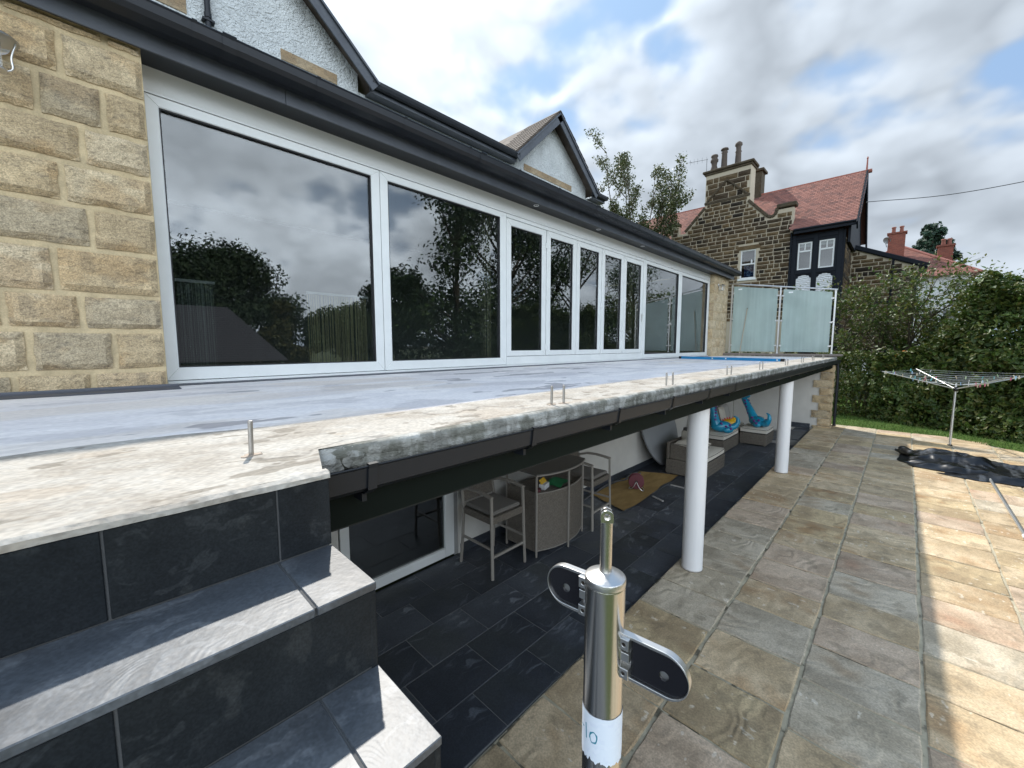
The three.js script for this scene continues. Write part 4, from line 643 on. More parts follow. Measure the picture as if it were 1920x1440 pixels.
const cushGrey = mat({ color: rgb(0.16, 0.15, 0.135), roughness: 0.95, bumpMap: bumpFine, bumpScale: 0.001 });
function makeStool() {
  const S = thing('bar_stool', '', 'bar stool', [0, 0, 0], 0, 'bar stools either side of the bar'); const w = 0.27;
  for (const [sx, sz] of [[-1, 1], [1, 1], [-1, -1], [1, -1]]) { const back = sz < 0; const pts = back ? [[sx * (w + 0.01), 0, -0.30], [sx * w, 0.35, -0.27], [sx * (w - 0.005), 0.72, -0.255], [sx * (w - 0.01), 0.92, -0.285], [sx * (w - 0.015), 1.08, -0.325]] : [[sx * (w + 0.012), 0, 0.29], [sx * (w + 0.004), 0.5, 0.275], [sx * w, 0.985, 0.26]]; const L = []; for (let i = 0; i < pts.length - 1; i++) L.push(stick(pts[i], pts[i + 1], 0.036, 0.03)); add(S, 'leg', L, frameM); }
  for (const s of [-1, 1]) add(S, 'armrest', [0, 1, 2, 3].map((i) => { const q = [[s * (w - 0.005), 0.955, -0.29], [s * w, 1.0, -0.14], [s * w, 1.01, 0.02], [s * w, 1.0, 0.15], [s * w, 0.985, 0.275]]; return stick(q[i], q[i + 1], 0.046, 0.03); }), frameM);
  add(S, 'seat_frame', [cb(2 * w - 0.03, 0.085, 0.03, 0.006, [0, 0.70, 0.262]), cb(2 * w - 0.03, 0.085, 0.03, 0.006, [0, 0.70, -0.25]), cb(0.03, 0.085, 0.48, 0.006, [w - 0.01, 0.70, 0]), cb(0.03, 0.085, 0.48, 0.006, [-w + 0.01, 0.70, 0]), cb(2 * w - 0.06, 0.02, 0.48, 0.004, [0, 0.725, 0.005])], wicker);
  add(S, 'seat_cushion', cb(2 * w - 0.05, 0.05, 0.49, 0.016, [0, 0.768, 0.0]), cushGrey);
  { const g = muv(cb(2 * w - 0.03, 0.30, 0.022, 0.008, [0, 0, 0])); tf(g, [0, 0.945, -0.30], [-0.24, 0, 0]); add(S, 'backrest', g, wicker); }
  add(S, 'footrest', [stick([-w, 0.27, 0.28], [w, 0.27, 0.28], 0.03, 0.03)], frameM); for (const s of [-1, 1]) add(S, 'stretcher', stick([s * w, 0.36, 0.275], [s * w, 0.36, -0.27], 0.026, 0.026), frameM);
  return S;
}
const st1 = makeStool(); st1.position.set(3.335, 0, -3.565); st1.userData.label = 'grey wicker bar stool beside the white framed lower door';
dup(st1, [5.21, 0, -3.43], 0.05, 'grey wicker bar stool between the bar and the hose reel', 'bar stools either side of the bar');
{
  const B = thing('bar_table', 'curved grey wicker bar counter with open shelf standing on slate', 'bar table', [4.315, 0, -3.25]);
  const arc = (t) => [lerp(-0.52, 0.52, t), 0.13 * (1 - (2 * t - 1) ** 2)];
  const band = (y0, y1, off, th) => { const L = [], N = 20; for (let i = 0; i < N; i++) { const [xa, za] = arc(i / N), [xb, zb] = arc((i + 1) / N); for (const [o, f] of [[0, 1], [th, -1]]) { const A = [xa, y0, za + off - o], Bq = [xb, y0, zb + off - o], C = [xb, y1, zb + off - o], D = [xa, y1, za + off - o]; if (f > 0) L.push(...A, ...Bq, ...C, ...A, ...C, ...D); else L.push(...A, ...C, ...Bq, ...A, ...D, ...C); } for (const y of [y0, y1]) L.push(xa, y, za + off, xb, y, zb + off, xb, y, zb + off - th, xa, y, za + off, xb, y, zb + off - th, xa, y, za + off - th); } return muv(fromTris(L)); };
  add(B, 'front_panel', [band(0.07, 0.86, 0, 0.018)], wicker);
  add(B, 'panel_hoop', [0.08, 0.85].map((y) => tube([0, 0.25, 0.5, 0.75, 1].map((t) => [arc(t)[0], y, arc(t)[1] + 0.004]), 0.006, 24, 6)), frameM);
  for (const t of [0, 0.5, 1]) { const [x, z] = arc(t); add(B, 'leg', stick([x, 0, z + 0.012], [x, 1.095, z + 0.012], 0.024, 0.024), frameM); }
  for (const s of [-1, 1]) { add(B, 'side_panel', cb(0.02, 0.80, 0.50, 0.004, [s * 0.515, 0.47, -0.265]), wicker); add(B, 'leg', stick([s * 0.515, 0, -0.53], [s * 0.515, 1.09, -0.53], 0.026, 0.026), frameM); }
  for (const y of [0.40, 0.80]) add(B, 'shelf', cb(1.0, 0.018, 0.5, 0.004, [0, y, -0.27]), wicker);
  const pts = []; for (let i = 0; i <= 20; i++) { const [x, z] = arc(i / 20); pts.push([x * 1.04, -(z + 0.03)]); } pts.push([0.54, 0.56], [-0.54, 0.56]);
  const g = prism(pts, 0.012, 0.002); g.rotateX(-Math.PI / 2); g.translate(0, 1.10, 0); add(B, 'counter_top', muv(g), phys({ color: rgb(0.10, 0.095, 0.088), roughness: 0.5 }));
  add(B, 'counter_edge', [tube([0, 0.2, 0.4, 0.6, 0.8, 1].map((t) => [arc(t)[0] * 1.04, 1.095, arc(t)[1] + 0.03]), 0.011, 30, 8)], frameM);
}
{ // things on the bar's shelf
  const g = new THREE.PlaneGeometry(0.30, 0.24, 14, 10); g.rotateX(-Math.PI / 2); const p = g.attributes.position; for (let i = 0; i < p.count; i++) p.setY(i, 0.03 + 0.05 * fbm(p.getX(i) * 7 + 3, p.getZ(i) * 7, 3, 661) - 0.035 * smooth(0.08, 0.15, Math.abs(p.getX(i)))); g.computeVertexNormals();
  const c = thing('green_cloth', 'crumpled green cloth on the shelf of the wicker bar', 'cloth', [4.40, 0.812, -3.33]); add(c, 'fabric', g, mat({ color: rgb(0.02, 0.16, 0.055), roughness: 0.95, side: THREE.DoubleSide }));
  const b = thing('small_box', 'small white and yellow carton on the bar shelf', 'box', [4.12, 0.812, -3.38], 0.3); add(b, 'carton', cb(0.16, 0.07, 0.09, 0.003, [0, 0.036, 0]), mat({ color: rgb(0.7, 0.7, 0.68), roughness: 0.6 })); add(b, 'yellow_flap', [tf(cb(0.15, 0.002, 0.07, 0.0005), [0, 0.10, -0.02], [0.9, 0, 0.1])], mat({ color: rgb(0.62, 0.38, 0.03), roughness: 0.6 }));
  const t = thing('red_tub', 'small dark red tub with a lid on the bar shelf', 'tub', [3.93, 0.812, -3.33]); add(t, 'pot', lathe([[0, 0], [0.035, 0], [0.042, 0.05], [0, 0.05]], 20), mat({ color: rgb(0.12, 0.015, 0.02), roughness: 0.4 })); add(t, 'lid', lathe([[0, 0.05], [0.045, 0.05], [0.045, 0.06], [0, 0.062]], 20), mat({ color: rgb(0.08, 0.02, 0.025), roughness: 0.4 }));
}
{ // dust sheet, hose reel, offcuts, plug sockets
  const g = new THREE.PlaneGeometry(1, 1, 30, 16); const p = g.attributes.position, q = [[6.18, -3.95], [5.88, -3.10], [8.33, -3.22], [8.0, -3.92]];
  for (let i = 0; i < p.count; i++) { const u = p.getX(i) + 0.5, v = p.getY(i) + 0.5; let x = lerp(lerp(q[1][0], q[2][0], u), lerp(q[0][0], q[3][0], u), v), z = lerp(lerp(q[1][1], q[2][1], u), lerp(q[0][1], q[3][1], u), v); x += 0.05 * (vnoise(v * 5, 1, 671) - 0.5); z += 0.07 * (vnoise(u * 6, 2, 672) - 0.5); p.setXYZ(i, x, 0.006 + 0.028 * Math.pow(fbm(x * 2.6, z * 4, 4, 673), 1.5) + 0.02 * smooth(0.85, 1, u), z); }
  g.computeVertexNormals(); const sh = thing('dust_sheet', 'creased brown dust sheet spread on the slate beneath the hose reel', 'sheet', [0, 0, 0]); add(sh, 'canvas', g, mat({ map: tex(256, 256, [1, 1], (u, v) => { const n = fbm(u * 9, v * 9, 6, 674, 9, 9); return mix3([0.46, 0.36, 0.19], [0.60, 0.50, 0.31], n); }), side: THREE.DoubleSide, roughness: 0.95 }));
  const R = thing('hose_reel', 'dark red reel with a bent wire stand on the brown dust sheet', 'reel', [6.97, 0.02, -3.46], 0.5); const red = mat({ color: rgb(0.14, 0.035, 0.045), roughness: 0.55 });
  for (const s of [-1, 1]) add(R, 'flange', tf(lathe([[0.03, -0.006], [0.135, -0.006], [0.142, 0], [0.135, 0.006], [0.03, 0.006]], 36), [s * 0.055, 0.165, 0], [0, 0, Math.PI / 2]), red);
  add(R, 'cable_drum', tf(lathe([[0.02, -0.05], [0.09, -0.05], [0.097, -0.03], [0.092, -0.01], [0.098, 0.01], [0.092, 0.03], [0.095, 0.05], [0.02, 0.05]], 30), [0, 0.165, 0], [0, 0, Math.PI / 2]), mat({ color: rgb(0.03, 0.02, 0.022), roughness: 0.6 }));
  add(R, 'stand', [tube([[-0.085, 0.17, 0], [-0.09, 0.05, 0.07], [-0.09, 0.012, 0.12], [0, 0.012, 0.14], [0.09, 0.012, 0.12], [0.09, 0.05, 0.07], [0.085, 0.17, 0]], 0.007, 40, 8), tube([[-0.085, 0.17, 0], [-0.09, 0.05, -0.07], [0, 0.012, -0.13], [0.09, 0.05, -0.07], [0.085, 0.17, 0]], 0.007, 30, 8)], satin);
  add(R, 'handle', [stick([0.08, 0.05, 0.09], [0.26, 0.02, 0.13], 0.03, 0.03)], red);
  for (const [p0, t, l] of [[[6.83, 0.012, -2.97], 1.15, 'pale grey timber offcut lying by the corner of the dust sheet'], [[7.71, 0.012, -2.97], 1.57, 'pale grey timber offcut lying beside the wicker armchair end']]) { const o = thing('timber_offcut', l, 'offcut', p0, t); add(o, 'batten', cb(0.27, 0.02, 0.035, 0.003), mat({ color: rgb(0.34, 0.33, 0.31), roughness: 0.8 })); }
  const so = thing('outdoor_socket', 'white weatherproof socket box on the lower wall behind the stool', 'socket', [5.72, 0.50, -4.049]); add(so, 'back_box', cb(0.10, 0.16, 0.05, 0.012, [0, 0, 0.026]), upvc); add(so, 'cover', cb(0.085, 0.13, 0.03, 0.012, [0.005, 0.004, 0.064]), upvc);
  // conduit and hose remains along the skirting
  const hs = thing('garden_hose', 'grey hose coiled loosely along the slate skirting', 'hose', [0, 0, 0]); add(hs, 'hose', tube([[5.8, 0.03, -3.86], [6.3, 0.02, -3.93], [6.9, 0.05, -3.95], [7.3, 0.03, -3.88], [7.7, 0.04, -3.95], [8.0, 0.02, -3.87], [7.6, 0.05, -3.80], [7.2, 0.04, -3.86]], 0.013, 70, 8), mat({ color: rgb(0.10, 0.10, 0.10), roughness: 0.5 }));
}
{ // round table top leaning on the wall
  const D = thing('round_tabletop', 'large round grey table top leaning against the white lower wall', 'table top', [8.98, 0.02, -3.66]); D.rotation.x = -0.30; const grey = phys({ color: rgb(0.27, 0.28, 0.285), roughness: 0.45 });
  add(D, 'top', tf(lathe([[0, -0.02], [0.84, -0.02], [0.86, -0.012], [0.86, 0.012], [0.84, 0.02], [0, 0.02]], 72), [0, 0.87, 0], [Math.PI / 2, 0, 0]), grey); add(D, 'rim', tf(new THREE.TorusGeometry(0.862, 0.016, 10, 80), [0, 0.87, 0]), mat({ color: rgb(0.12, 0.12, 0.125), roughness: 0.5 }));
}
const cream = mat({ color: rgb(0.60, 0.565, 0.49), roughness: 0.95, bumpMap: bumpFine, bumpScale: 0.0015 });
const piping = mat({ color: rgb(0.03, 0.03, 0.03), roughness: 0.8 });
// soft cushion: rounded pad with slightly domed faces
function pad(w, h, d, s = 0.5) {
  const g = new THREE.BoxGeometry(w, h, d, 10, 4, 10), p = g.attributes.position, W = w / 2, H = h / 2, D = d / 2;
  for (let i = 0; i < p.count; i++) { const x = p.getX(i) / W, y = p.getY(i) / H, z = p.getZ(i) / D; const e = Math.pow(Math.max(0, 1 - Math.pow(Math.abs(x), 6)) * Math.max(0, 1 - Math.pow(Math.abs(z), 6)), 0.5); const k = lerp(1 - s, 1, e); const n = 0.03 * (fbm(x * 2 + w * 9, z * 2 + d * 7, 2, 681) - 0.5); p.setXYZ(i, x * W * (1 - 0.02 * (1 - e)), y * H * (k + n), z * D * (1 - 0.02 * (1 - e))); }
  g.computeVertexNormals(); return muv(g);
}
function pipe(w, d, y) { const W = w / 2 - 0.005, D = d / 2 - 0.005, c = 0.025; return tube([[-W + c, y, -D], [W - c, y, -D], [W, y, -D + c], [W, y, D - c], [W - c, y, D], [-W + c, y, D], [-W, y, D - c], [-W, y, -D + c]], 0.005, 60, 6, true); }
function module_(name, label, cat, x, z, w, d, back, arm, group) {
  const S = thing(name, label, cat, [x, 0, z], 0, group);
  add(S, 'base', [cb(w, 0.31, d, 0.012, [0, 0.175, 0])], wicker); for (const [sx, sz] of [[-1, -1], [1, -1], [-1, 1], [1, 1]]) add(S, 'leg', cb(0.04, 0.02, 0.04, 0.003, [sx * (w / 2 - 0.05), 0.01, sz * (d / 2 - 0.05)]), frameM);
  for (const y of [0.10, 0.175, 0.25]) add(S, 'weave_band', [cb(w + 0.006, 0.014, d + 0.006, 0.004, [0, y, 0])], wicker);
  if (back) add(S, 'back_frame', cb(w, 0.36, 0.07, 0.02, [0, 0.51, -d / 2 + 0.035]), wicker);
  if (arm) add(S, 'arm_frame', cb(0.10, 0.33, d - 0.075, 0.02, [arm * (w / 2 - 0.05), 0.496, 0.0375]), wicker);
  const cw = w - (arm ? 0.11 : 0.01), cd = d - (back ? 0.09 : 0.01), c = add(S, 'seat_cushion', pad(cw, 0.14, cd, 0.25).translate(arm ? -arm * 0.05 : 0, 0.403, back ? 0.035 : 0), cream);
  for (const y of [0.352, 0.448]) add(c, 'piping', pipe(cw, cd, 0).translate(arm ? -arm * 0.05 : 0, y, back ? 0.035 : 0), piping);
  return S;
}
module_('wicker_sofa', 'grey wicker armchair section with cream seat cushion beside the round table top', 'sofa', 9.04, -3.10, 1.30, 0.80, true, -1);
module_('wicker_sofa', 'grey wicker sofa section under the inflatable toys by the lower wall', 'sofa', 11.55, -3.50, 1.30, 0.85, true, 0);
module_('wicker_sofa', 'corner wicker sofa section with pale pillows at the far end wall', 'sofa', 12.85, -3.62, 0.95, 0.80, true, 0);
module_('wicker_footstool', 'square grey wicker footstool with cream cushion beside the round column', 'footstool', 12.90, -2.80, 0.84, 0.66, false, 0);
function pillow(label, m, p, r, w = 0.48, h = 0.48) { const o = thing('pillow', label, 'pillow', p); o.rotation.set(...r); const g = pad(w, 0.15, h, 0.85); g.rotateX(Math.PI / 2); const b = add(o, 'cover', g, m); add(b, 'piping', pipe(w, h, 0).rotateX(Math.PI / 2), piping); return o; }
const dgrey = mat({ color: rgb(0.135, 0.135, 0.135), roughness: 0.95, bumpMap: bumpFine, bumpScale: 0.002 });
pillow('rolled cream pillow on the arm of the wicker armchair section', cream, [8.56, 0.70, -3.02], [Math.PI / 2 - 0.1, 0, 0.2], 0.40, 0.60);
pillow('cream pillow leaning on the end of the armchair section', cream, [8.84, 0.66, -3.16], [-0.2, 1.05, 0.1]);
pillow('charcoal pillow leaning in the middle of the armchair section', dgrey, [9.06, 0.68, -3.20], [-0.2, 1.0, 0.05], 0.52, 0.5);
pillow('wide charcoal pillow at the open end of the armchair section', dgrey, [9.38, 0.68, -3.18], [-0.35, 0.9, 0.05], 0.56, 0.52);
pillow('large pale grey pillow against the end wall behind the footstool', mat({ color: rgb(0.42, 0.41, 0.38), roughness: 0.95 }), [13.02, 0.72, -3.72], [-0.25, -0.25, 0], 0.52, 0.5);
pillow('cream pillow with dark piping beside the yellow toy', cream, [12.62, 0.72, -3.66], [-0.25, 0.1, 0], 0.5, 0.5);
pillow('long cream back cushion standing in the sofa corner', cream, [12.9, 0.69, -3.88], [-0.12, 0, 0], 0.9, 0.5);

// inflatable toys: marching-cubes-free swept tubes with rounded ends
function sweep(pts, seg = 60, rs = 18) {                  // pts: [x, y, z, r]
  const c = new THREE.CatmullRomCurve3(pts.map((p) => new THREE.Vector3(p[0], p[1], p[2]))), n = pts.length - 1, fr = c.computeFrenetFrames(seg, false), P = [];
  for (let i = 0; i <= seg; i++) { const t = i / seg, q = c.getPoint(t), f = t * n, k = Math.min(n - 1, Math.floor(f)), r = lerp(pts[k][3], pts[k + 1][3], smooth(0, 1, f - k)); const row = []; for (let j = 0; j < rs; j++) { const a = j / rs * 6.2832, N = fr.normals[Math.min(i, seg)], B = fr.binormals[Math.min(i, seg)]; row.push([q.x + r * (Math.cos(a) * N.x + Math.sin(a) * B.x), q.y + r * (Math.cos(a) * N.y + Math.sin(a) * B.y), q.z + r * (Math.cos(a) * N.z + Math.sin(a) * B.z)]); } P.push(row); }
  const pos = P.flat().flat(), idx = []; for (let i = 0; i < seg; i++) for (let j = 0; j < rs; j++) { const a = i * rs + j, b = i * rs + (j + 1) % rs; idx.push(a, b, a + rs, b, b + rs, a + rs); }
  const g = new THREE.BufferGeometry(); g.setAttribute('position', new THREE.BufferAttribute(new Float32Array(pos), 3)); g.setIndex(idx); g.computeVertexNormals(); g.setAttribute('uv', new THREE.BufferAttribute(new Float32Array(pos.length / 3 * 2), 2)); return g;
}
const ball = (x, y, z, a, b, c) => tf(new THREE.SphereGeometry(1, 26, 18), [x, y, z], [0, 0, 0], [a, b, c]);
const vinylBlue = phys({ color: rgb(0.010, 0.27, 0.44), roughness: 0.3, clearcoat: 0.5, clearcoatRoughness: 0.2 }), vinylPurple = phys({ color: rgb(0.13, 0.035, 0.23), roughness: 0.35 }), vinylYellow = phys({ color: rgb(0.80, 0.46, 0.02), roughness: 0.35 }), vinylRed = phys({ color: rgb(0.55, 0.04, 0.03), roughness: 0.35 });
function dino(label, p, turn, lean) {
  const D = thing('inflatable_dinosaur', label, 'pool toy', p, turn, 'inflatable dinosaurs on the wicker seats');
  add(D, 'body', [ball(0, 0.15, 0, 0.17, 0.15, 0.26), sweep([[0, 0.17, -0.12, 0.01], [0, 0.20, -0.13, 0.125], [0, 0.36, -0.17 - lean * 0.2, 0.105], [0, 0.56, -0.22 - lean * 0.5, 0.085], [0, 0.74, -0.26 - lean * 0.8, 0.075], [0, 0.80, -0.26 - lean * 0.9, 0.02]]), ball(0, 0.83, -0.16 - lean * 0.9, 0.085, 0.085, 0.15), ball(0.14, 0.08, 0.12, 0.075, 0.08, 0.13), ball(-0.14, 0.08, 0.12, 0.075, 0.08, 0.13)], vinylBlue);
  add(D, 'tail', [sweep([[0, 0.12, 0.20, 0.01], [0, 0.13, 0.22, 0.10], [0, 0.16, 0.32, 0.08], [0, 0.27, 0.40, 0.055], [0, 0.38, 0.38, 0.038], [0, 0.42, 0.31, 0.022], [0, 0.42, 0.29, 0.004]])], vinylBlue);
  const spots = [[0.165, 0.17, 0.06], [0.13, 0.24, -0.05], [-0.165, 0.17, 0.06], [-0.13, 0.24, -0.05], [0.12, 0.20, 0.17], [-0.12, 0.20, 0.17], [-0.19, 0.12, 0.17], [0.19, 0.12, 0.17]];
  for (const [x, y, z] of spots) add(D, 'spot', ball(x * 1.02, y * 1.02, z, 0.032, 0.034, 0.034), vinylPurple);
  for (let i = 0; i < 5; i++) { const t = i / 4; for (const s of [-1, 1]) add(D, 'spot', ball(s * lerp(0.085, 0.06, t), 0.34 + t * 0.34, -0.165 - lean * (0.2 + t * 0.5) - 0.02, 0.03, 0.034, 0.034), vinylPurple); }
  for (const s of [-1, 1]) add(D, 'eye', [ball(s * 0.06, 0.87, -0.09 - lean * 0.9, 0.022, 0.026, 0.022)], mat({ color: rgb(0.7, 0.7, 0.7), roughness: 0.3 }));
  return D;
}
dino('blue inflatable dinosaur with purple spots on the square footstool', [12.90, 0.47, -2.80], -0.6, 0.35);
dino('blue inflatable dinosaur with purple spots on the sofa section behind the near column', [11.40, 0.47, -3.30], 0.6, 0.0);
{
  const Y = thing('inflatable_dragon', 'yellow inflatable toy with a red zigzag crest on the sofa', 'pool toy', [12.10, 0.47, -3.30], 0.9);
  add(Y, 'body', [ball(0, 0.13, 0, 0.14, 0.13, 0.24), ball(0, 0.19, 0.16, 0.10, 0.11, 0.13)], vinylYellow);
  for (const [sx, z] of [[-1, 0.12], [1, 0.12], [-1, -0.12], [1, -0.12]]) add(Y, 'leg', [sweep([[sx * 0.10, 0.12, z, 0.01], [sx * 0.11, 0.10, z, 0.05], [sx * 0.12, 0.04, z, 0.045], [sx * 0.12, 0.0, z, 0.008]], 20, 12)], vinylYellow);
  for (let i = 0; i < 7; i++) { const a = -0.9 + i * 0.3, g = new THREE.ConeGeometry(0.035, 0.09, 10); add(Y, 'crest_spike', tf(g, [0, 0.13 + Math.cos(a) * 0.155, Math.sin(a) * 0.26], [a, 0, 0], [0.5, 1, 1]), vinylRed); }
}

// ---------------------------------------------------------------- foliage helpers
function leaves(list, cols, r, fold = 0.25) {             // list: [x, y, z, size, (nx, ny, nz)]
  const n = list.length, pos = new Float32Array(n * 12), col = new Float32Array(n * 12), idx = new Uint32Array(n * 6); const N = new THREE.Vector3(), U = new THREE.Vector3(), V = new THREE.Vector3();
  for (let i = 0; i < n; i++) {
    const [x, y, z, s, nx, ny, nz] = list[i]; N.set((nx ?? 0) + ran(-1, 1, r), (ny ?? 0.4) + ran(-0.8, 1, r), (nz ?? 0) + ran(-1, 1, r)).normalize(); U.set(ran(-1, 1, r), ran(-1, 1, r), ran(-1, 1, r)).cross(N).normalize(); V.crossVectors(N, U);
    const l = s, w = s * ran(0.45, 0.65, r), P = [[-l, 0, 0], [0, -w, fold * w], [l, 0, 0], [0, w, fold * w]];
    for (let k = 0; k < 4; k++) { const q = P[k]; pos[i * 12 + k * 3] = x + U.x * q[0] + V.x * q[1] + N.x * q[2]; pos[i * 12 + k * 3 + 1] = y + U.y * q[0] + V.y * q[1] + N.y * q[2]; pos[i * 12 + k * 3 + 2] = z + U.z * q[0] + V.z * q[1] + N.z * q[2]; }
    const c = cols[Math.floor(r() * cols.length)], b = ran(0.75, 1.25, r); for (let k = 0; k < 4; k++) { col[i * 12 + k * 3] = c[0] * b; col[i * 12 + k * 3 + 1] = c[1] * b; col[i * 12 + k * 3 + 2] = c[2] * b; }
    idx.set([i * 4, i * 4 + 1, i * 4 + 2, i * 4, i * 4 + 2, i * 4 + 3], i * 6);
  }
  const g = new THREE.BufferGeometry(); g.setAttribute('position', new THREE.BufferAttribute(pos, 3)); g.setAttribute('color', new THREE.BufferAttribute(col, 3)); g.setIndex(new THREE.BufferAttribute(idx, 1)); const q = g.toNonIndexed(); q.computeVertexNormals(); return q;
}
const leafM = phys({ vertexColors: true, side: THREE.DoubleSide, roughness: 0.48, transmission: 0.6, thickness: 0, specularIntensity: 0.6 });
const leafDull = mat({ vertexColors: true, side: THREE.DoubleSide, roughness: 0.65 });
const barkM = mat({ map: tex(128, 256, [0.3, 0.6], (u, v) => { const n = fbm(u * 12, v * 6, 5, 801, 12, 6); return mix3([0.20, 0.17, 0.13], [0.40, 0.36, 0.30], n); }), bumpMap: bumpStone, bumpScale: 0.01, roughness: 0.95 });
const GREEN = [[0.095, 0.170, 0.030], [0.120, 0.190, 0.036], [0.075, 0.135, 0.028], [0.145, 0.200, 0.040]], DARK = [[0.024, 0.052, 0.018], [0.034, 0.066, 0.022], [0.044, 0.076, 0.025]], YEL = [[0.18, 0.20, 0.04], [0.14, 0.18, 0.034], [0.20, 0.20, 0.05]];

// clump tree: trunk, limbs to each clump, leaves through each clump's volume
function clumpTree(name, label, cat, p, H, clumps, leafN, size, cols, seed, o = {}) {
  const T = thing(name, label, cat, p, 0, o.group), r = rngOf(seed), L = [], tr = o.r ?? H * 0.018, B = [];
  const top = [0, 0, 0]; let h0 = o.bare ?? H * 0.25; B.push(bar([0, -0.2, 0], [0.02 * H, h0, 0.01 * H], tr, tr * 0.8, 9, false), bar([0.02 * H, h0, 0.01 * H], [0, H * 0.78, 0], tr * 0.8, tr * 0.25, 8, false));
  let vol = 0; for (const c of clumps) vol += c[3] * c[4] * c[3];
  for (const [x, y, z, a, b] of clumps) {
    const y0 = Math.max(h0 * 0.9, y - a * 1.0) * 0.8; B.push(bar([0.01 * H, Math.min(y0, H * 0.7), 0], [x * 0.55, (y0 + y) / 2, z * 0.55], tr * 0.42, tr * 0.28, 6, false), bar([x * 0.55, (y0 + y) / 2, z * 0.55], [x, y, z], tr * 0.28, tr * 0.10, 6, false));
    const n = Math.round(leafN * a * b * a / vol);
    for (let i = 0; i < n; i++) { const th = r() * 6.2832, ph = Math.acos(ran(-1, 1, r)), rr = Math.pow(r(), 0.42); const dx = Math.sin(ph) * Math.cos(th), dy = Math.cos(ph), dz = Math.sin(ph) * Math.sin(th); const lump = 0.72 + 0.55 * vnoise(dx * 2.4 + x * 3 + 20, dy * 2.4 + dz * 2.1 + z * 3 + 20, seed); const q = rr * lump; if (vnoise((x + dx * a * q) * 1.7 + 50, (y + dy * b * q) * 1.7 + (z + dz * a * q) * 1.3 + 50, seed + 3) < (o.gap ?? 0.3)) continue; L.push([x + dx * a * q, y + dy * b * q, z + dz * a * q, size * ran(0.7, 1.3, r), dx * 0.8, dy * 0.8 + 0.3, dz * 0.8]); }
  }
  add(T, 'trunk', B, barkM); add(T, 'crown', leaves(L, cols, r), o.m ?? leafM); return T;
}
const autoClumps = (H, R, n, seed, y0 = 0.35, cone = 0) => { const r = rngOf(seed), o = []; for (let i = 0; i < n; i++) { const t = r(), y = H * lerp(y0, 0.93, t), k = cone ? lerp(1, 0.12, t) : Math.sqrt(Math.max(0.05, 1 - ((t - 0.42) / 0.62) ** 2)), a = r() * 6.2832, d = R * k * Math.sqrt(ran(0.1, 0.8, r)); const s = R * ran(0.30, 0.46, r) * (cone ? lerp(1, 0.45, t) : 1); o.push([Math.cos(a) * d, y, Math.sin(a) * d, s, s * ran(0.7, 1, r)]); } return o; };
// branching sapling with visible twigs
function whipTree(name, label, p, H, seed, leafN, size, cols, spread = 0.5, stems = 1, o = {}) {
  const T = thing(name, label, 'tree', p, 0, o.group), r = rngOf(seed), B = [], tips = [];
  const grow = (a, d, len, rad, lev) => {
    const n = 4; let q = a.clone(), dir = d.clone(); for (let i = 0; i < n; i++) { const nx = q.clone().addScaledVector(dir, len / n); B.push(bar(q.toArray(), nx.toArray(), rad * (1 - 0.18 * i), rad * (1 - 0.18 * (i + 1)), 6, false)); if (lev > 0 && i > 0) for (let k = 0; k < (lev > 1 ? 2 : 2); k++) { const ax = new THREE.Vector3(ran(-1, 1, r), ran(-0.2, 0.4, r), ran(-1, 1, r)).normalize(); grow(nx, dir.clone().lerp(ax, spread).normalize(), len * ran(0.38, 0.55, r), rad * 0.45, lev - 1); } if (lev < 2) for (let k = 0; k < 3; k++) tips.push(q.clone().lerp(nx, r())); q = nx; dir.x += ran(-0.12, 0.12, r); dir.z += ran(-0.12, 0.12, r); dir.y += 0.05; dir.normalize(); }
    tips.push(q);
  };
  for (let s = 0; s < stems; s++) grow(new THREE.Vector3(ran(-0.1, 0.1, r) * stems, 0, ran(-0.1, 0.1, r) * stems), new THREE.Vector3(ran(-0.22, 0.22, r) * (stems > 1 ? 1.3 : 0.5), 1, ran(-0.22, 0.22, r) * (stems > 1 ? 1.3 : 0.5)).normalize(), H * 0.72, H * 0.011, 3);
  const L = []; for (let i = 0; i < leafN; i++) { const q = tips[Math.floor(r() * tips.length)], d = size * 2.4; L.push([q.x + ran(-d, d, r), q.y + ran(-d, d, r), q.z + ran(-d, d, r), size * ran(0.6, 1.3, r)]); }
  add(T, 'trunk', B, barkM); add(T, 'crown', leaves(L, cols, r), leafM); return T;
}
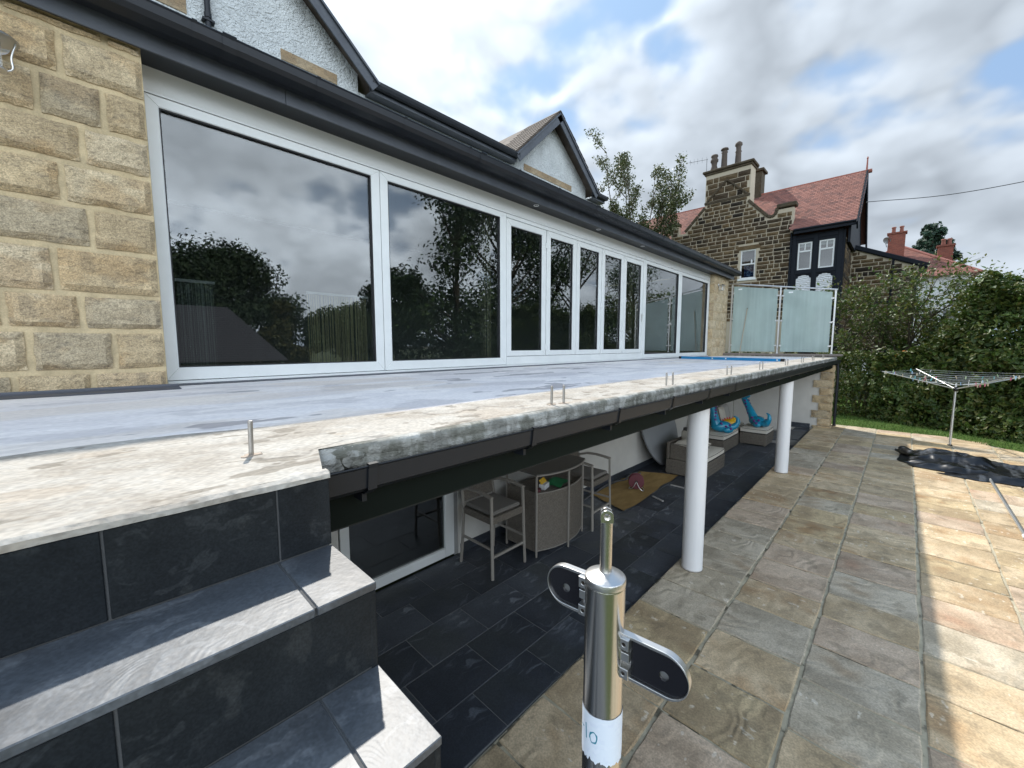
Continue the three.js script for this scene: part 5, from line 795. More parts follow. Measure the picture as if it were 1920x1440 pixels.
// ---------------------------------------------------------------- hedge along the end of the garden
function hedge(name, label, path, hgt, depth, n, size, cols, seed) {
  const T = thing(name, label, 'hedge', [0, 0, 0]), r = rngOf(seed), L = [], B = []; let len = 0; const seg = []; for (let i = 0; i < path.length - 1; i++) { const d = Math.hypot(path[i + 1][0] - path[i][0], path[i + 1][1] - path[i][1]); seg.push([len, d]); len += d; }
  const at = (s) => { for (let i = 0; i < seg.length; i++) if (s <= seg[i][0] + seg[i][1] || i === seg.length - 1) { const t = (s - seg[i][0]) / seg[i][1], a = path[i], b = path[i + 1]; const dx = (b[0] - a[0]) / seg[i][1], dz = (b[1] - a[1]) / seg[i][1]; return [lerp(a[0], b[0], t), lerp(a[1], b[1], t), dz, -dx]; } };
  for (let i = 0; i < n; i++) {
    const s = r() * len, [x, z, nx, nz] = at(s), H = hgt(s) * (0.93 + 0.16 * fbm(s * 1.3, 4, 4, seed)); let v = r(), u, y; const top = r() < 0.24;
    const bulge = 0.5 * (fbm(s * 1.1 + 9, v * H * 1.1, 4, seed + 2) - 0.5) + 0.22 * (vnoise(s * 4, v * H * 4, seed + 5) - 0.5);
    if (top) { u = (r() - 0.5) * depth; y = H + 0.5 * (fbm(s * 2, u * 2, 3, seed + 3) - 0.5) - Math.pow(r(), 2) * 0.5; if (r() < 0.06) y += ran(0, 0.5, r) * vnoise(s * 5, 1, seed + 9); } else { y = v * H; u = -depth / 2 + bulge + Math.pow(r(), 1.5) * Math.min(1.5, depth * 0.8) + 0.25 * smooth(0.85, 1, v); }
    if (y < 0.04) continue; if (fbm(s * 2.6 + 31, y * 2.6 + u * 1.7, 3, seed + 8) < 0.42 && r() < 0.85 && !top && u < -depth / 2 + 0.5) continue; const sg = -1; L.push([x - nx * u * sg, y + 0.26, z - nz * u * sg, size * (r() < 0.2 ? ran(1.2, 1.8, r) : ran(0.55, 1.2, r)), -nx * 0.0 + (top ? 0 : -0.7), top ? 1.0 : 0.35, 0]);
  }
  for (let s = 0.2; s < len; s += 0.33) { const [x, z] = at(s), H = hgt(s); for (let k = 0; k < 2; k++) { const a = [x + ran(-0.2, 0.2, r), 0.2, z + ran(-0.2, 0.2, r)]; B.push(bar(a, [a[0] + ran(-0.3, 0.3, r), H * ran(0.7, 0.95, r), a[2] + ran(-0.3, 0.3, r)], 0.022, 0.006, 5, false)); } }
  add(T, 'foliage', leaves(L, cols, r), leafM).userData.kind = 'stuff'; add(T, 'stems', B, barkM); return T;
}
hedge('beech_hedge', 'clipped green hedge of waist to head height behind the stone pier and lawn', [[18.9, -8], [18.7, -3], [18.55, -0.2]], () => 2.15, 1.1, 34000, 0.05, [...GREEN, ...YEL], 811);
hedge('tall_hedge', 'tall shaggy beech hedge rising behind the rotary clothes line', [[18.6, -0.3], [18.2, 0.6], [17.6, 1.6], [16.9, 3.0], [16.2, 4.6], [15.4, 6.6]], (s) => lerp(2.1, 4.3, smooth(1.35, 2.5, s)) + 0.2 * Math.sin(s * 1.4), 1.9, 125000, 0.058, [...GREEN, ...GREEN, ...YEL], 823);
for (const [x, z, h, s, l] of [[20.4, -1.15, 4.5, 831, 'slim leafy sapling in front of the dark stone return wall'], [20.6, -0.35, 5.1, 833, 'tallest leafy sapling between the stone wing and the tall hedge'], [20.0, 0.28, 2.7, 835, 'short bushy sapling growing below the white rendered wall']]) whipTree('sapling', l, [x, 0.2, z], h, s, 3400, 0.064, [...GREEN, ...YEL], 0.55, 3, { group: 'saplings behind the hedge' });
for (const [x, y, z, l] of [[17.66, 2.52, 0.07, 'bright orange ball caught among the hedge leaves'], [17.75, 2.42, -0.07, 'duller orange ball half hidden in the hedge']]) { const o = thing('orange_ball', l, 'ball', [x, y, z]); add(o, 'skin', ball(0, 0, 0, 0.075, 0.072, 0.075), mat({ color: rgb(0.75, 0.20, 0.03), roughness: 0.5 })); add(o, 'stalk', bar([0, 0.07, 0], [0.005, 0.12, 0.01], 0.006, 0.004, 6), barkM); }
// ornamental cherry standing behind the gable
{
  const T = thing('cherry_tree', 'airy tree with upright sparse branches behind the right hand gable', 'tree', [23.5, 0, -12.2]), r = rngOf(842), B = [], tips = [];
  const whip = (p, d, len, rad, lev) => { let q = new THREE.Vector3(...p), dir = new THREE.Vector3(...d).normalize(); const n = 8; for (let i = 0; i < n; i++) { const nx = q.clone().addScaledVector(dir, len / n); B.push(bar(q.toArray(), nx.toArray(), rad * (1 - i / n * 0.85), rad * (1 - (i + 1) / n * 0.85), 5, false)); if (lev < 2 || i > 4) for (let k = 0; k < 3; k++) tips.push([q.clone().lerp(nx, r()), lev]); if (lev > 0 && i >= 1) { const a = r() * 6.28, up = ran(0.35, 1.0, r); whip(nx.toArray(), [Math.cos(a) + dir.x * 0.6, up + dir.y * 0.5, Math.sin(a) + dir.z * 0.6], len * ran(0.22, 0.36, r) * (1 - i * 0.05), rad * 0.4, lev - 1); } q = nx; dir.add(new THREE.Vector3(ran(-0.09, 0.09, r), 0.04, ran(-0.09, 0.09, r))).normalize(); } tips.push([q, 0]); };
  B.push(bar([0, -0.3, 0], [0, 6, 0], 0.20, 0.14, 9, false));
  for (const [dx, y, dz] of [[-0.4, 14.7, -2.6], [0.4, 14.3, -1.2], [-0.5, 13.4, -0.2], [0.3, 12.9, 1.1], [0.6, 12.2, 2.3], [-0.2, 11.5, 3.2], [0.5, 13.0, -3.6], [0.2, 11.4, 1.6], [-0.6, 11.0, -0.9], [0.2, 10.6, 2.8]]) { const o = [0, 6.2, 0], d = [dx, y - 6.2, dz]; whip(o, d, Math.hypot(...d) * 0.97, 0.07, 2); }
  const L = []; for (let i = 0; i < 16000; i++) { const [q] = tips[Math.floor(r() * tips.length)]; L.push([q.x + ran(-0.25, 0.25, r), q.y + ran(-0.26, 0.18, r), q.z + ran(-0.25, 0.25, r), 0.075 * ran(0.6, 1.3, r)]); }
  add(T, 'trunk', B, barkM); add(T, 'crown', leaves(L, [[0.10, 0.125, 0.04], [0.08, 0.11, 0.036], [0.125, 0.135, 0.055], [0.12, 0.14, 0.05]], r), leafM);
}
// dark conifer behind the red house
{
  const T = thing('conifer_tree', 'dark green conifer behind the red brick chimneys', 'tree', [66, 0, 1.7]), r = rngOf(851), L = [], B = [bar([0, 0, 0], [0, 15.5, 0], 0.35, 0.05, 8, false)];
  for (let k = 0; k < 90; k++) { const t = (k + r()) / 90, y = lerp(3, 16, t), R = 4.0 * Math.pow(1 - t, 0.62) + 0.3, a = r() * 6.2832, up = ran(0.15, 0.5, r); const ex = [Math.cos(a) * R, y + up * R * 0.6, Math.sin(a) * R]; B.push(bar([0, y, 0], ex, 0.06, 0.02, 4, false)); for (let i = 0; i < 130; i++) { const s = Math.pow(r(), 0.55), w = 0.75 * (1.2 - s); L.push([ex[0] * s + ran(-w, w, r), lerp(y, ex[1], s) + ran(-0.3, 0.35, r), ex[2] * s + ran(-w, w, r), ran(0.13, 0.26, r), Math.cos(a), 0.5, Math.sin(a)]); } }
  add(T, 'trunk', B, barkM); add(T, 'crown', leaves(L, [[0.018, 0.05, 0.026], [0.026, 0.065, 0.03], [0.012, 0.036, 0.02]], r), leafDull);
}

// ---------------------------------------------------------------- rotary clothes line with pegs
{
  const hub = [14.70, 1.03], R = thing('rotary_clothes_line', 'silver rotary clothes line with four raised arms standing on the patio', 'clothes line', [hub[0], 0.262, hub[1]]); const alu = phys({ color: rgb(0.70, 0.71, 0.71), metalness: 0.9, roughness: 0.35 });
  add(R, 'pole', [bar([0, 0, 0], [0.0, 0.75, 0], 0.026, 0.026, 18), bar([0, 0.75, 0], [0, 1.42, 0], 0.0225, 0.0225, 18)], alu); add(R, 'ground_collar', lathe([[0, 0], [0.045, 0], [0.045, 0.02], [0.03, 0.03], [0, 0.03]], 24), rubber);
  add(R, 'hub', lathe([[0, 1.36], [0.035, 1.36], [0.045, 1.39], [0.045, 1.43], [0.03, 1.47], [0, 1.48]], 20), rubber);
  const dirs = [[-0.45, -0.89], [0.89, -0.45], [0.45, 0.89], [-0.89, 0.45]], A = 1.52, P = (k, t) => [dirs[k][0] * A * t, lerp(1.42, 1.83, t), dirs[k][1] * A * t];
  for (let k = 0; k < 4; k++) { const a = add(R, 'arm', stick(P(k, 0.03), P(k, 1), 0.026, 0.020), alu); add(a, 'end_cap', stick(P(k, 1), P(k, 1.015), 0.032, 0.026), rubber); add(R, 'brace', bar([dirs[k][0] * 0.02, 1.52, dirs[k][1] * 0.02], P(k, 0.42), 0.007, 0.007, 8), alu); }
  add(R, 'top_rod', bar([0, 1.46, 0], [0, 1.56, 0], 0.018, 0.014, 12), upvc);
  const pegs = [], lineM = mat({ color: rgb(0.42, 0.46, 0.47), roughness: 0.6 });
  for (const t of [0.38, 0.50, 0.62, 0.74, 0.86, 0.98]) { const L = []; for (let k = 0; k < 4; k++) { const a = P(k, t), b = P((k + 1) % 4, t), m = [(a[0] + b[0]) / 2, (a[1] + b[1]) / 2 - 0.02, (a[2] + b[2]) / 2]; L.push(tube([a, m, b], 0.0026, 8, 5)); pegs.push([a, m, b]); } add(R, 'washing_line', L, lineM); }
  const r = rngOf(861), cols = [['pink', [0.65, 0.18, 0.26]], ['white', [0.72, 0.72, 0.70]], ['turquoise', [0.10, 0.45, 0.48]], ['pale green', [0.42, 0.58, 0.30]], ['pale blue', [0.28, 0.46, 0.62]], ['cream', [0.66, 0.58, 0.40]]].map(([n, c]) => [n, mat({ color: rgb(...c), roughness: 0.45 })]);
  const shape = () => [tf(cb(0.009, 0.075, 0.011, 0.002), [0, -0.018, 0.006], [0.10, 0, 0]), tf(cb(0.009, 0.075, 0.011, 0.002), [0, -0.018, -0.006], [-0.10, 0, 0])], sp = [tf(new THREE.TorusGeometry(0.007, 0.002, 6, 12), [0, 0, 0], [0, Math.PI / 2, 0])], gp = merge(shape()), gs = merge(sp);
  for (let i = 0; i < 54; i++) { const k = Math.floor(r() * pegs.length), [a, m, b] = pegs[k], near = r(), t = near < 0.75 ? Math.pow(r(), 2) * 0.45 : r() * 0.9 + 0.05, e = r() < 0.5, q = e ? t : 1 - t; const c = q < 0.5 ? [0, 1, 2].map((j) => lerp(a[j], m[j], q * 2)) : [0, 1, 2].map((j) => lerp(m[j], b[j], q * 2 - 1)); const [cn, cm] = cols[Math.floor(r() * cols.length)]; const o = thing('clothes_peg', cn + ' plastic clothes peg clipped on the rotary line', 'clothes peg', [hub[0] + c[0], 0.262 + c[1] + (r() < 0.3 ? 0.0 : -0.012), hub[1] + c[2]], Math.atan2(b[0] - a[0], b[2] - a[2]) + Math.PI / 2, cn + ' pegs on the clothes line'); o.rotation.z = ran(-0.4, 0.4, r); if (r() < 0.5) o.rotation.x = Math.PI; add(o, 'jaws', gp, cm); add(o, 'spring', gs, galv); }
}
// ---------------------------------------------------------------- black polythene heap and the loose pole on the paving
{
  const S = thing('black_plastic_sheet', 'crumpled heap of black polythene sheeting lying on the sunlit patio', 'plastic sheet', [0, 0, 0]);
  const mk = (q, amp, seed, nx, ny, y0, edge = 0.16) => { const g = new THREE.PlaneGeometry(1, 1, nx, ny), p = g.attributes.position; for (let i = 0; i < p.count; i++) { const u = p.getX(i) + 0.5, v = p.getY(i) + 0.5; let x = lerp(lerp(q[0][0], q[1][0], u), lerp(q[3][0], q[2][0], u), v), z = lerp(lerp(q[0][1], q[1][1], u), lerp(q[3][1], q[2][1], u), v); x += 0.28 * (fbm(u * 3, v * 3 + 1, 3, seed) - 0.5); z += 0.28 * (fbm(u * 3 + 5, v * 3, 3, seed + 1) - 0.5); const e = Math.min(u, 1 - u, v, 1 - v), ed = smooth(0, edge, e); const rid = (f, s) => 1 - Math.abs(2 * fbm(x * f + 7, z * f * 1.4 + 3, 3, s) - 1); const h = amp * (Math.pow(rid(1.3, seed + 2), 3) * 0.9 + 0.16 * Math.pow(rid(3.2, seed + 3), 2) + 0.05 * rid(8, seed + 4)) * (0.2 + 0.8 * ed) + 0.004; p.setXYZ(i, x, py(x) + y0 * ed + h, z); } g.computeVertexNormals(); const uv = g.attributes.uv; for (let i = 0; i < p.count; i++) uv.setXY(i, p.getX(i), p.getZ(i)); return g; };
  const m = phys({ roughness: 0.28, side: THREE.DoubleSide, map: tex(512, 512, [2.2, 2.2], (u, v) => { const n = fbm(u * 6, v * 10, 6, 871, 6, 10), s = smooth(0.54, 0.70, fbm(u * 5, v * 14, 5, 872, 5, 14)); return mix3([0.07, 0.07, 0.075].map((q) => q * (0.7 + 0.6 * n)), [0.50, 0.52, 0.54], s * 0.45); }) });
  add(S, 'sheet', mk([[13.25, 0.10], [11.75, 0.25], [11.65, 2.7], [13.0, 3.0]], 0.10, 881, 80, 80, 0.03), m);
  add(S, 'upper_fold', mk([[13.2, 0.14], [12.4, 0.2], [12.3, 1.6], [13.0, 1.9]], 0.13, 885, 60, 60, 0.10, 0.3), m);
  { const g = mk([[12.0, 0.85], [11.50, 0.72], [11.42, 2.4], [11.9, 2.6]], 0.10, 891, 50, 50, 0.02, 0.3); add(S, 'lower_fold', g, m); }
  { const t = new THREE.CylinderGeometry(0.07, 0.10, 0.42, 22, 6, true, 0.6, 4.9), p = t.attributes.position; for (let i = 0; i < p.count; i++) { const k = 1 + 0.25 * (vnoise(p.getX(i) * 20 + 9, p.getY(i) * 14 + 9, 895) - 0.5); p.setX(i, p.getX(i) * k); p.setZ(i, p.getZ(i) * k); } t.computeVertexNormals(); add(S, 'rolled_end', tf(t, [12.75, py(12.75) + 0.10, 0.26], [0.25, 0.35, 1.45]), m); }
}
{ const y = (x) => py(x) + 0.03; const P = thing('aluminium_pole', 'long thin aluminium pole lying on the paving beside the black sheet', 'pole', [0, 0, 0]); add(P, 'tube', bar([11.55, y(11.55), 1.37], [6.3, y(6.3), 1.385], 0.021, 0.021, 16), phys({ color: rgb(0.72, 0.72, 0.70), metalness: 0.9, roughness: 0.35 })); add(P, 'collar', [bar([8.62, y(8.62), 1.376], [8.52, y(8.52), 1.376], 0.028, 0.028, 16)], upvc); add(P, 'end_plug', bar([11.58, y(11.58), 1.37], [11.545, y(11.545), 1.37], 0.0225, 0.0225, 16), upvc); }

// ---------------------------------------------------------------- neighbouring stone house
const oldStone = [[0.30, 0.245, 0.175], [0.22, 0.175, 0.125], [0.15, 0.122, 0.095], [0.36, 0.295, 0.205], [0.065, 0.056, 0.048], [0.26, 0.215, 0.155]].map((c) => mat({ map: stoneTex, color: rgb(c[0] * 1.05, c[1] * 1.02, c[2] * 1.02), bumpMap: bumpStone, bumpScale: 0.02, roughness: 0.95 }));
const oldMortar = mat({ color: rgb(0.46, 0.40, 0.30), roughness: 0.95, bumpMap: bumpFine, bumpScale: 0.004 });
const copeM = mat({ map: stoneTex, color: rgb(0.20, 0.18, 0.155), bumpMap: bumpStone, bumpScale: 0.015, roughness: 0.95 });
const timber = phys({ color: rgb(0.011, 0.014, 0.020), roughness: 0.6, specularIntensity: 0.3, bumpMap: bumpFine, bumpScale: 0.002 });
const tileCols = [[0.255, 0.110, 0.082], [0.23, 0.100, 0.076], [0.28, 0.125, 0.094], [0.19, 0.088, 0.070]];
// one course of stones after another over a z-y field of an x-facing wall; inside() tells where stone stands
function stonework(parent, x, z0, z1, y0, y1, inside, o = {}) {
  const r = rngOf(o.seed ?? 5), out = []; let y = y0; const G = {}; 
  while (y < y1) { const h = ran(0.19, 0.27, r) * (o.k ?? 1); let z = z0 - ran(0, 0.3, r); while (z < z1) { const w = (r() < 0.2 ? ran(0.2, 0.3, r) : ran(0.34, 0.78, r)) * (o.k ?? 1); let a = z, b = z + w; z = b; let A = a, Bq = b; for (let i = 0; i < 4; i++) { if (!inside(A + 0.012, y + 0.012) || !inside(A + 0.012, y + h - 0.012)) A += w * 0.2; if (!inside(Bq - 0.012, y + 0.012) || !inside(Bq - 0.012, y + h - 0.012)) Bq -= w * 0.2; } if (Bq - A < 0.11 || !inside((A + Bq) / 2, y + h / 2)) continue; out.push([A, Bq, y, h, Math.floor(Math.pow(r(), 1.1) * 6), Math.floor(r() * 5)]); } y += h; }
  const near = out.slice().sort((p, q) => (q[1] - q[0]) * q[3] * (q[2] > (o.vis ?? 0) ? 3 : 1) - (p[1] - p[0]) * p[3] * (p[2] > (o.vis ?? 0) ? 3 : 1)).slice(0, o.max ?? 280), set = new Set(near), rest = [[], [], [], [], [], []];
  for (const s of out) { const [A, Bq, yy, h, m, v] = s, w = Bq - A - 0.042, hh = h - 0.042; const tf2 = (g) => tf(g, [x, yy + h / 2, (A + Bq) / 2], [0, -Math.PI / 2, 0]); if (set.has(s)) { const mesh = add(parent, 'stone', rock(1, 1, 0.03, 40 + v, 3, 2, 0.02, 0.01), oldStone[m]); mesh.geometry = G[v + '_' + Math.round(w * 12)] ??= rock(w, hh, 0.02, 40 + v, 3, 2, 0.05, 0.03); mesh.scale.set(w / (mesh.geometry.userData.w ??= w), hh / (mesh.geometry.userData.h ??= hh), 1); mesh.position.set(x, yy + h / 2, (A + Bq) / 2); mesh.rotation.y = -Math.PI / 2; } else rest[m].push(tf2(rock(w, hh, 0.02, 40 + v, 2, 2, 0.05, 0.03))); }
  rest.forEach((l, m) => { if (l.length) add(parent, 'rubble_stones', l, oldStone[m]).userData.kind = 'stuff'; });
  return out.length;
}
// plain tiles over a rectangular roof plane: origin o, along a (unit), up-slope u (unit)
function tiles(parent, o, a, u, W, L, m, inside, tw = 0.21, gauge = 0.15) {
  const A = new THREE.Vector3(...a).normalize(), U = new THREE.Vector3(...u).normalize(), N = new THREE.Vector3().crossVectors(A, U); if (N.y < 0) N.negate(); const M = new THREE.Matrix4().makeBasis(A, U, new THREE.Vector3().crossVectors(A, U)), q = new THREE.Quaternion().setFromRotationMatrix(M), list = [], r = rngOf(Math.round(W * 100 + o[2] * 10) + 9);
  const rows = Math.floor(L / gauge), cols = Math.floor(W / tw); for (let j = 0; j < rows; j++) for (let i = 0; i < cols; i++) { const x = (i + 0.5 + (j % 2) * 0.5) * tw, y = (j + 0.5) * gauge; const p = new THREE.Vector3(...o).addScaledVector(A, x).addScaledVector(U, y).addScaledVector(N, 0.03); if (inside && !inside(p)) continue; list.push([p, r()]); }
  const g = cb(tw - 0.008, gauge * 1.5, 0.026, 0.003), im = new THREE.InstancedMesh(g, m, list.length), d = new THREE.Object3D(), tilt = new THREE.Quaternion().setFromAxisAngle(new THREE.Vector3(1, 0, 0), -0.10 * Math.sign(new THREE.Vector3().crossVectors(A, U).y)); im.name = 'roof_tiles'; im.userData.kind = 'stuff';
  list.forEach(([p, k], i) => { d.position.copy(p); d.quaternion.copy(q).multiply(tilt); d.updateMatrix(); im.setMatrixAt(i, d.matrix); const c = tileCols[Math.floor(k * 4)], b = 0.88 + 0.22 * vnoise(p.z * 1.1 + 40, p.y * 1.4, 905) - (k > 0.93 ? 0.2 : 0); im.setColorAt(i, rgb(c[0] * b, c[1] * b, c[2] * b)); }); shade(im); parent.add(im); return im;
}
const tileM = mat({ color: 0xffffff, roughness: 0.85 });
const gutBlack = timber;
{
  const H = thing('stone_house', 'dark weathered stone house with red tiled roof and a tall chimney stack', 'house', [0, 0, 0]); const X = 27, xr = 30, yr = 12.3, ye = 8.95;
  // gable wall polygon (z, y)
  const poly = [[-11.45, 0], [-4.72, 0], [-4.72, 10.30], [-5.50, 10.30], [-5.58, 10.0], [-5.98, 9.98], [-7.0, 11.1], [-7.0, 11.5], [-9.3, 11.5], [-9.4, 11.2], [-10.55, 9.95], [-10.95, 9.95], [-11.0, 10.5], [-11.45, 10.5]];
  const inP = (z, y) => { let c = false; for (let i = 0, j = poly.length - 1; i < poly.length; j = i++) { const [xi, yi] = poly[i], [xj, yj] = poly[j]; if ((yi > y) !== (yj > y) && z < (xj - xi) * (y - yi) / (yj - yi) + xi) c = !c; } return c; };
  const win = [-7.24, -6.44, 6.70, 8.36];
  const wall = (pts, d) => { const g = prism(pts.map(([z, y]) => [z, y]), d); g.rotateY(-Math.PI / 2); return g; };      // z outline, thickness towards -x
  const hole = new THREE.Shape(poly.map((p) => new THREE.Vector2(...p))); const hp = new THREE.Path([[win[0], win[2]], [win[1], win[2]], [win[1], win[3]], [win[0], win[3]]].map((p) => new THREE.Vector2(...p))); hole.holes.push(hp);
  const gw = new THREE.ExtrudeGeometry(hole, { depth: 0.4, bevelEnabled: false }); gw.rotateY(-Math.PI / 2); gw.translate(X + 0.4, 0, 0);
  const gwm = add(H, 'gable_wall', muv(gw), oldMortar);
  stonework(gwm, X, -11.45, -4.72, 4.2, 11.5, (z, y) => inP(z, y) && !(z > win[0] - 0.06 && z < win[1] + 0.06 && y > win[2] - 0.14 && y < win[3] + 0.24), { seed: 911, max: 290, vis: 6 });
  add(gwm, 'lintel', bx(X - 0.03, X + 0.1, win[3] + 0.01, win[3] + 0.23, win[0] - 0.2, win[1] + 0.25, 0.01), oldStone[3]); add(gwm, 'sill', bx(X - 0.09, X + 0.12, win[2] - 0.12, win[2] - 0.005, win[0] - 0.08, win[1] + 0.08, 0.01), upvc);
  const sash = (parent, z0, z1, y0, y1, x, bars) => { const w = grp(parent, 'sash_window'), ym = bars ? lerp(y0, y1, 0.68) : (y0 + y1) / 2, t = 0.07; add(w, 'frame', [bx(x, x + 0.06, y0, y0 + t, z0, z1), bx(x, x + 0.06, y1 - t, y1, z0, z1), bx(x, x + 0.06, y0 + t, y1 - t, z0, z0 + t), bx(x, x + 0.06, y0 + t, y1 - t, z1 - t, z1), bx(x - 0.01, x + 0.05, ym - 0.04, ym + 0.04, z0 + t, z1 - t)], upvc); if (bars) { const a = (z0 + z1) / 2; add(w, 'glazing_bar', bx(x, x + 0.05, ym + 0.04, y1 - t, a - 0.022, a + 0.022), upvc); add(w, 'blind', bx(x + 0.10, x + 0.11, lerp(ym, y1, 0.5), y1 - t, z0 + t, z1 - t), whiteBoard); } add(w, 'pane', bx(x + 0.025, x + 0.031, y0 + t, y1 - t, z0 + t, z1 - t), glass); return w; };
  const sw = sash(gwm, win[0], win[1], win[2], win[3], X + 0.06, false); add(sw, 'patterned_blind', bx(X + 0.14, X + 0.15, win[2] + 0.1, win[2] + 0.78, win[0] + 0.2, win[1] - 0.07), mat({ map: tex(128, 128, [0.35, 0.35], (u, v) => (vnoise(u * 8, v * 8, 921, 8, 8) > 0.52 ? [0.55, 0.68, 0.85] : [0.13, 0.24, 0.48])), roughness: 0.8 }));
  add(sw, 'bottle', lathe([[0, 0], [0.05, 0], [0.05, 0.14], [0.02, 0.18], [0.02, 0.24], [0, 0.24]], 14), upvc, [X + 0.10, (win[2] + win[3]) / 2 + 0.03, win[1] - 0.22]);
  // copings and kneelers
  const cope = (a, b, w = 0.5) => { const d = stick([X + 0.16, a[1], a[0]], [X + 0.16, b[1], b[0]], w, 0.16); return d; };
  for (const [a, b] of [[[-5.95, 10.06], [-6.98, 11.18]], [[-9.38, 11.28], [-10.56, 10.04]]]) { const n = 3; for (let i = 0; i < n; i++) { const A = [lerp(a[0], b[0], i / n), lerp(a[1], b[1], i / n)], Bq = [lerp(a[0], b[0], (i + 0.97) / n), lerp(a[1], b[1], (i + 0.97) / n)]; add(H, 'coping_stone', cope(A, Bq), copeM); } }
  { const arc = [[-5.95, 10.07], [-5.75, 9.98], [-5.60, 10.06], [-5.53, 10.22], [-5.50, 10.40]]; add(H, 'coping_stone', arc.slice(0, -1).map((p, i) => cope(p, arc[i + 1])), copeM); add(H, 'kneeler_cap', [bx(X - 0.12, X + 0.45, 10.36, 10.58, -5.52, -4.60, 0.03)], copeM); add(H, 'kneeler_cap', [bx(X - 0.12, X + 0.45, 10.50, 10.72, -11.55, -10.95, 0.03)], copeM); }
  add(H, 'string_course', bx(X - 0.07, X + 0.02, 11.44, 11.58, -9.42, -6.9, 0.015), copeM);
  // chimney
  const ch = add(H, 'chimney_stack', bx(X + 0.02, X + 0.95, 11.2, 13.3, -9.40, -6.92), oldMortar);
  stonework(ch, X + 0.02, -9.40, -6.92, 11.6, 13.3, (z, y) => z > -9.40 && z < -6.92 && y < 13.30, { seed: 931, k: 1.55, max: 60 });
  add(ch, 'chimney_cap', [bx(X - 0.14, X + 1.1, 13.30, 13.44, -9.58, -6.76, 0.03), bx(X - 0.06, X + 1.02, 13.18, 13.299, -9.48, -6.85, 0.02)], copeM);
  for (const s of [-1, 1]) add(ch, 'gable_moulding', stick([X - 0.03, 12.66, -8.17], [X - 0.03, 11.58, -8.17 + s * 1.12], 0.12, 0.10), copeM);
  const pot = (z, pts) => add(ch, 'chimney_pot', lathe(pts, 20), mat({ color: rgb(0.085, 0.065, 0.05), roughness: 0.85 }), [X + 0.5, 13.44, z]);
  pot(-9.12, [[0, 0], [0.24, 0], [0.22, 0.2], [0.15, 0.42], [0.17, 0.62], [0.22, 0.66], [0.22, 0.78], [0.17, 0.8], [0.17, 0.95], [0.21, 0.98], [0.18, 1.06], [0, 1.06]]);
  pot(-8.55, [[0, 0], [0.22, 0], [0.2, 0.1], [0.17, 0.2], [0.15, 1.0], [0.19, 1.05], [0.13, 1.08], [0.13, 1.17], [0.22, 1.19], [0.2, 1.27], [0, 1.30]]);
  pot(-7.78, [[0, 0], [0.20, 0], [0.17, 0.15], [0.15, 0.8], [0.18, 0.85], [0.14, 0.9], [0.14, 1.15], [0.20, 1.2], [0.19, 1.32], [0.08, 1.42], [0, 1.42]]);
  const ae = add(ch, 'aerial', [bar([X + 0.3, 13.3, -9.5], [X + 0.3, 14.35, -9.5], 0.016, 0.016, 8), bar([X + 0.3, 14.30, -9.45], [X + 0.25, 14.42, -10.6], 0.012, 0.012, 8), ...[0, 0.25, 0.5, 0.7, 0.9].map((t) => bar([X + 0.27, 14.30 + 0.12 * t - 0.16, -9.5 - 1.1 * t], [X + 0.27, 14.30 + 0.12 * t + 0.16, -9.5 - 1.1 * t], 0.008, 0.008, 6)), bar([X + 0.05, 14.40, -10.45], [X + 0.45, 14.40, -10.45], 0.008, 0.008, 6)], mat({ color: rgb(0.16, 0.16, 0.16), roughness: 0.5 }));
  // second stack on the ridge
  const c2 = add(H, 'chimney_stack', bx(xr - 0.3, xr + 0.5, 12.0, 13.65, -7.75, -7.0), copeM); add(c2, 'chimney_cap', bx(xr - 0.42, xr + 0.62, 13.65, 13.80, -7.88, -6.87, 0.02), copeM); add(c2, 'chimney_pot', lathe([[0, 0], [0.15, 0], [0.12, 0.1], [0.11, 0.3], [0.14, 0.34], [0, 0.36]], 16), copeM, [xr + 0.1, 13.80, -7.4]);
  // main roof
  const L = Math.hypot(xr - 26.62, yr - ye), sl = [(xr - 26.62) / L, (yr - ye) / L, 0];
  const R = grp(H, 'roof'); const zr0 = -1.95, zl = -17;
  add(R, 'roof_deck', [(() => { const t = []; const Q = (a, b, c, d) => t.push(...a, ...b, ...c, ...a, ...c, ...d); const sx = (x) => ye + (x - 26.62) / (xr - 26.62) * (yr - ye); for (const [a, b, x0] of [[zl, -11.46, 26.62], [-11.46, -4.72, X + 0.41], [-4.72, zr0, 26.62]]) Q([x0, sx(x0), a], [x0, sx(x0), b], [xr, yr, b], [xr, yr, a]); Q([xr, yr, zl], [xr, yr, zr0], [33.38, ye, zr0], [33.38, ye, zl]); return muv(fromTris(t)); })()], mat({ color: rgb(0.2, 0.09, 0.07), roughness: 0.9 }));
  const za = -7.9, cut = (p) => !(p.z < -4.75 && p.z > -11.4 && p.x < X + 0.42) && !(p.z > -7.8 && p.z < -6.95 && p.y > 12);
  tiles(R, [26.62, ye, -14.2], [0, 0, 1], sl, 14.2 + zr0, L, tileM, cut);
  for (let z = -14.2; z < zr0 - 0.1; z += 0.46) add(R, 'ridge_tile', tf(new THREE.CylinderGeometry(0.13, 0.13, 0.455, 10, 1, true, -1.9, 3.8), [xr, yr - 0.04, z + 0.23], [Math.PI / 2, 0, 0]), mat({ color: rgb(0.38, 0.14, 0.10), roughness: 0.85 }));
  // cross roof behind the parapet gable
  { const t = [], Q = (a, b, c) => t.push(...a, ...b, ...c); const ap = [X + 0.4, 12.35, -8.1], bk = [xr + 0.1, 12.35, -8.1], l = [X + 0.4, 9.8, -10.65], rr = [X + 0.4, 9.8, -5.55]; Q(ap, bk, l); Q(ap, rr, bk); add(R, 'cross_roof', muv(fromTris(t)), mat({ color: rgb(0.33, 0.12, 0.09), roughness: 0.85 })); }
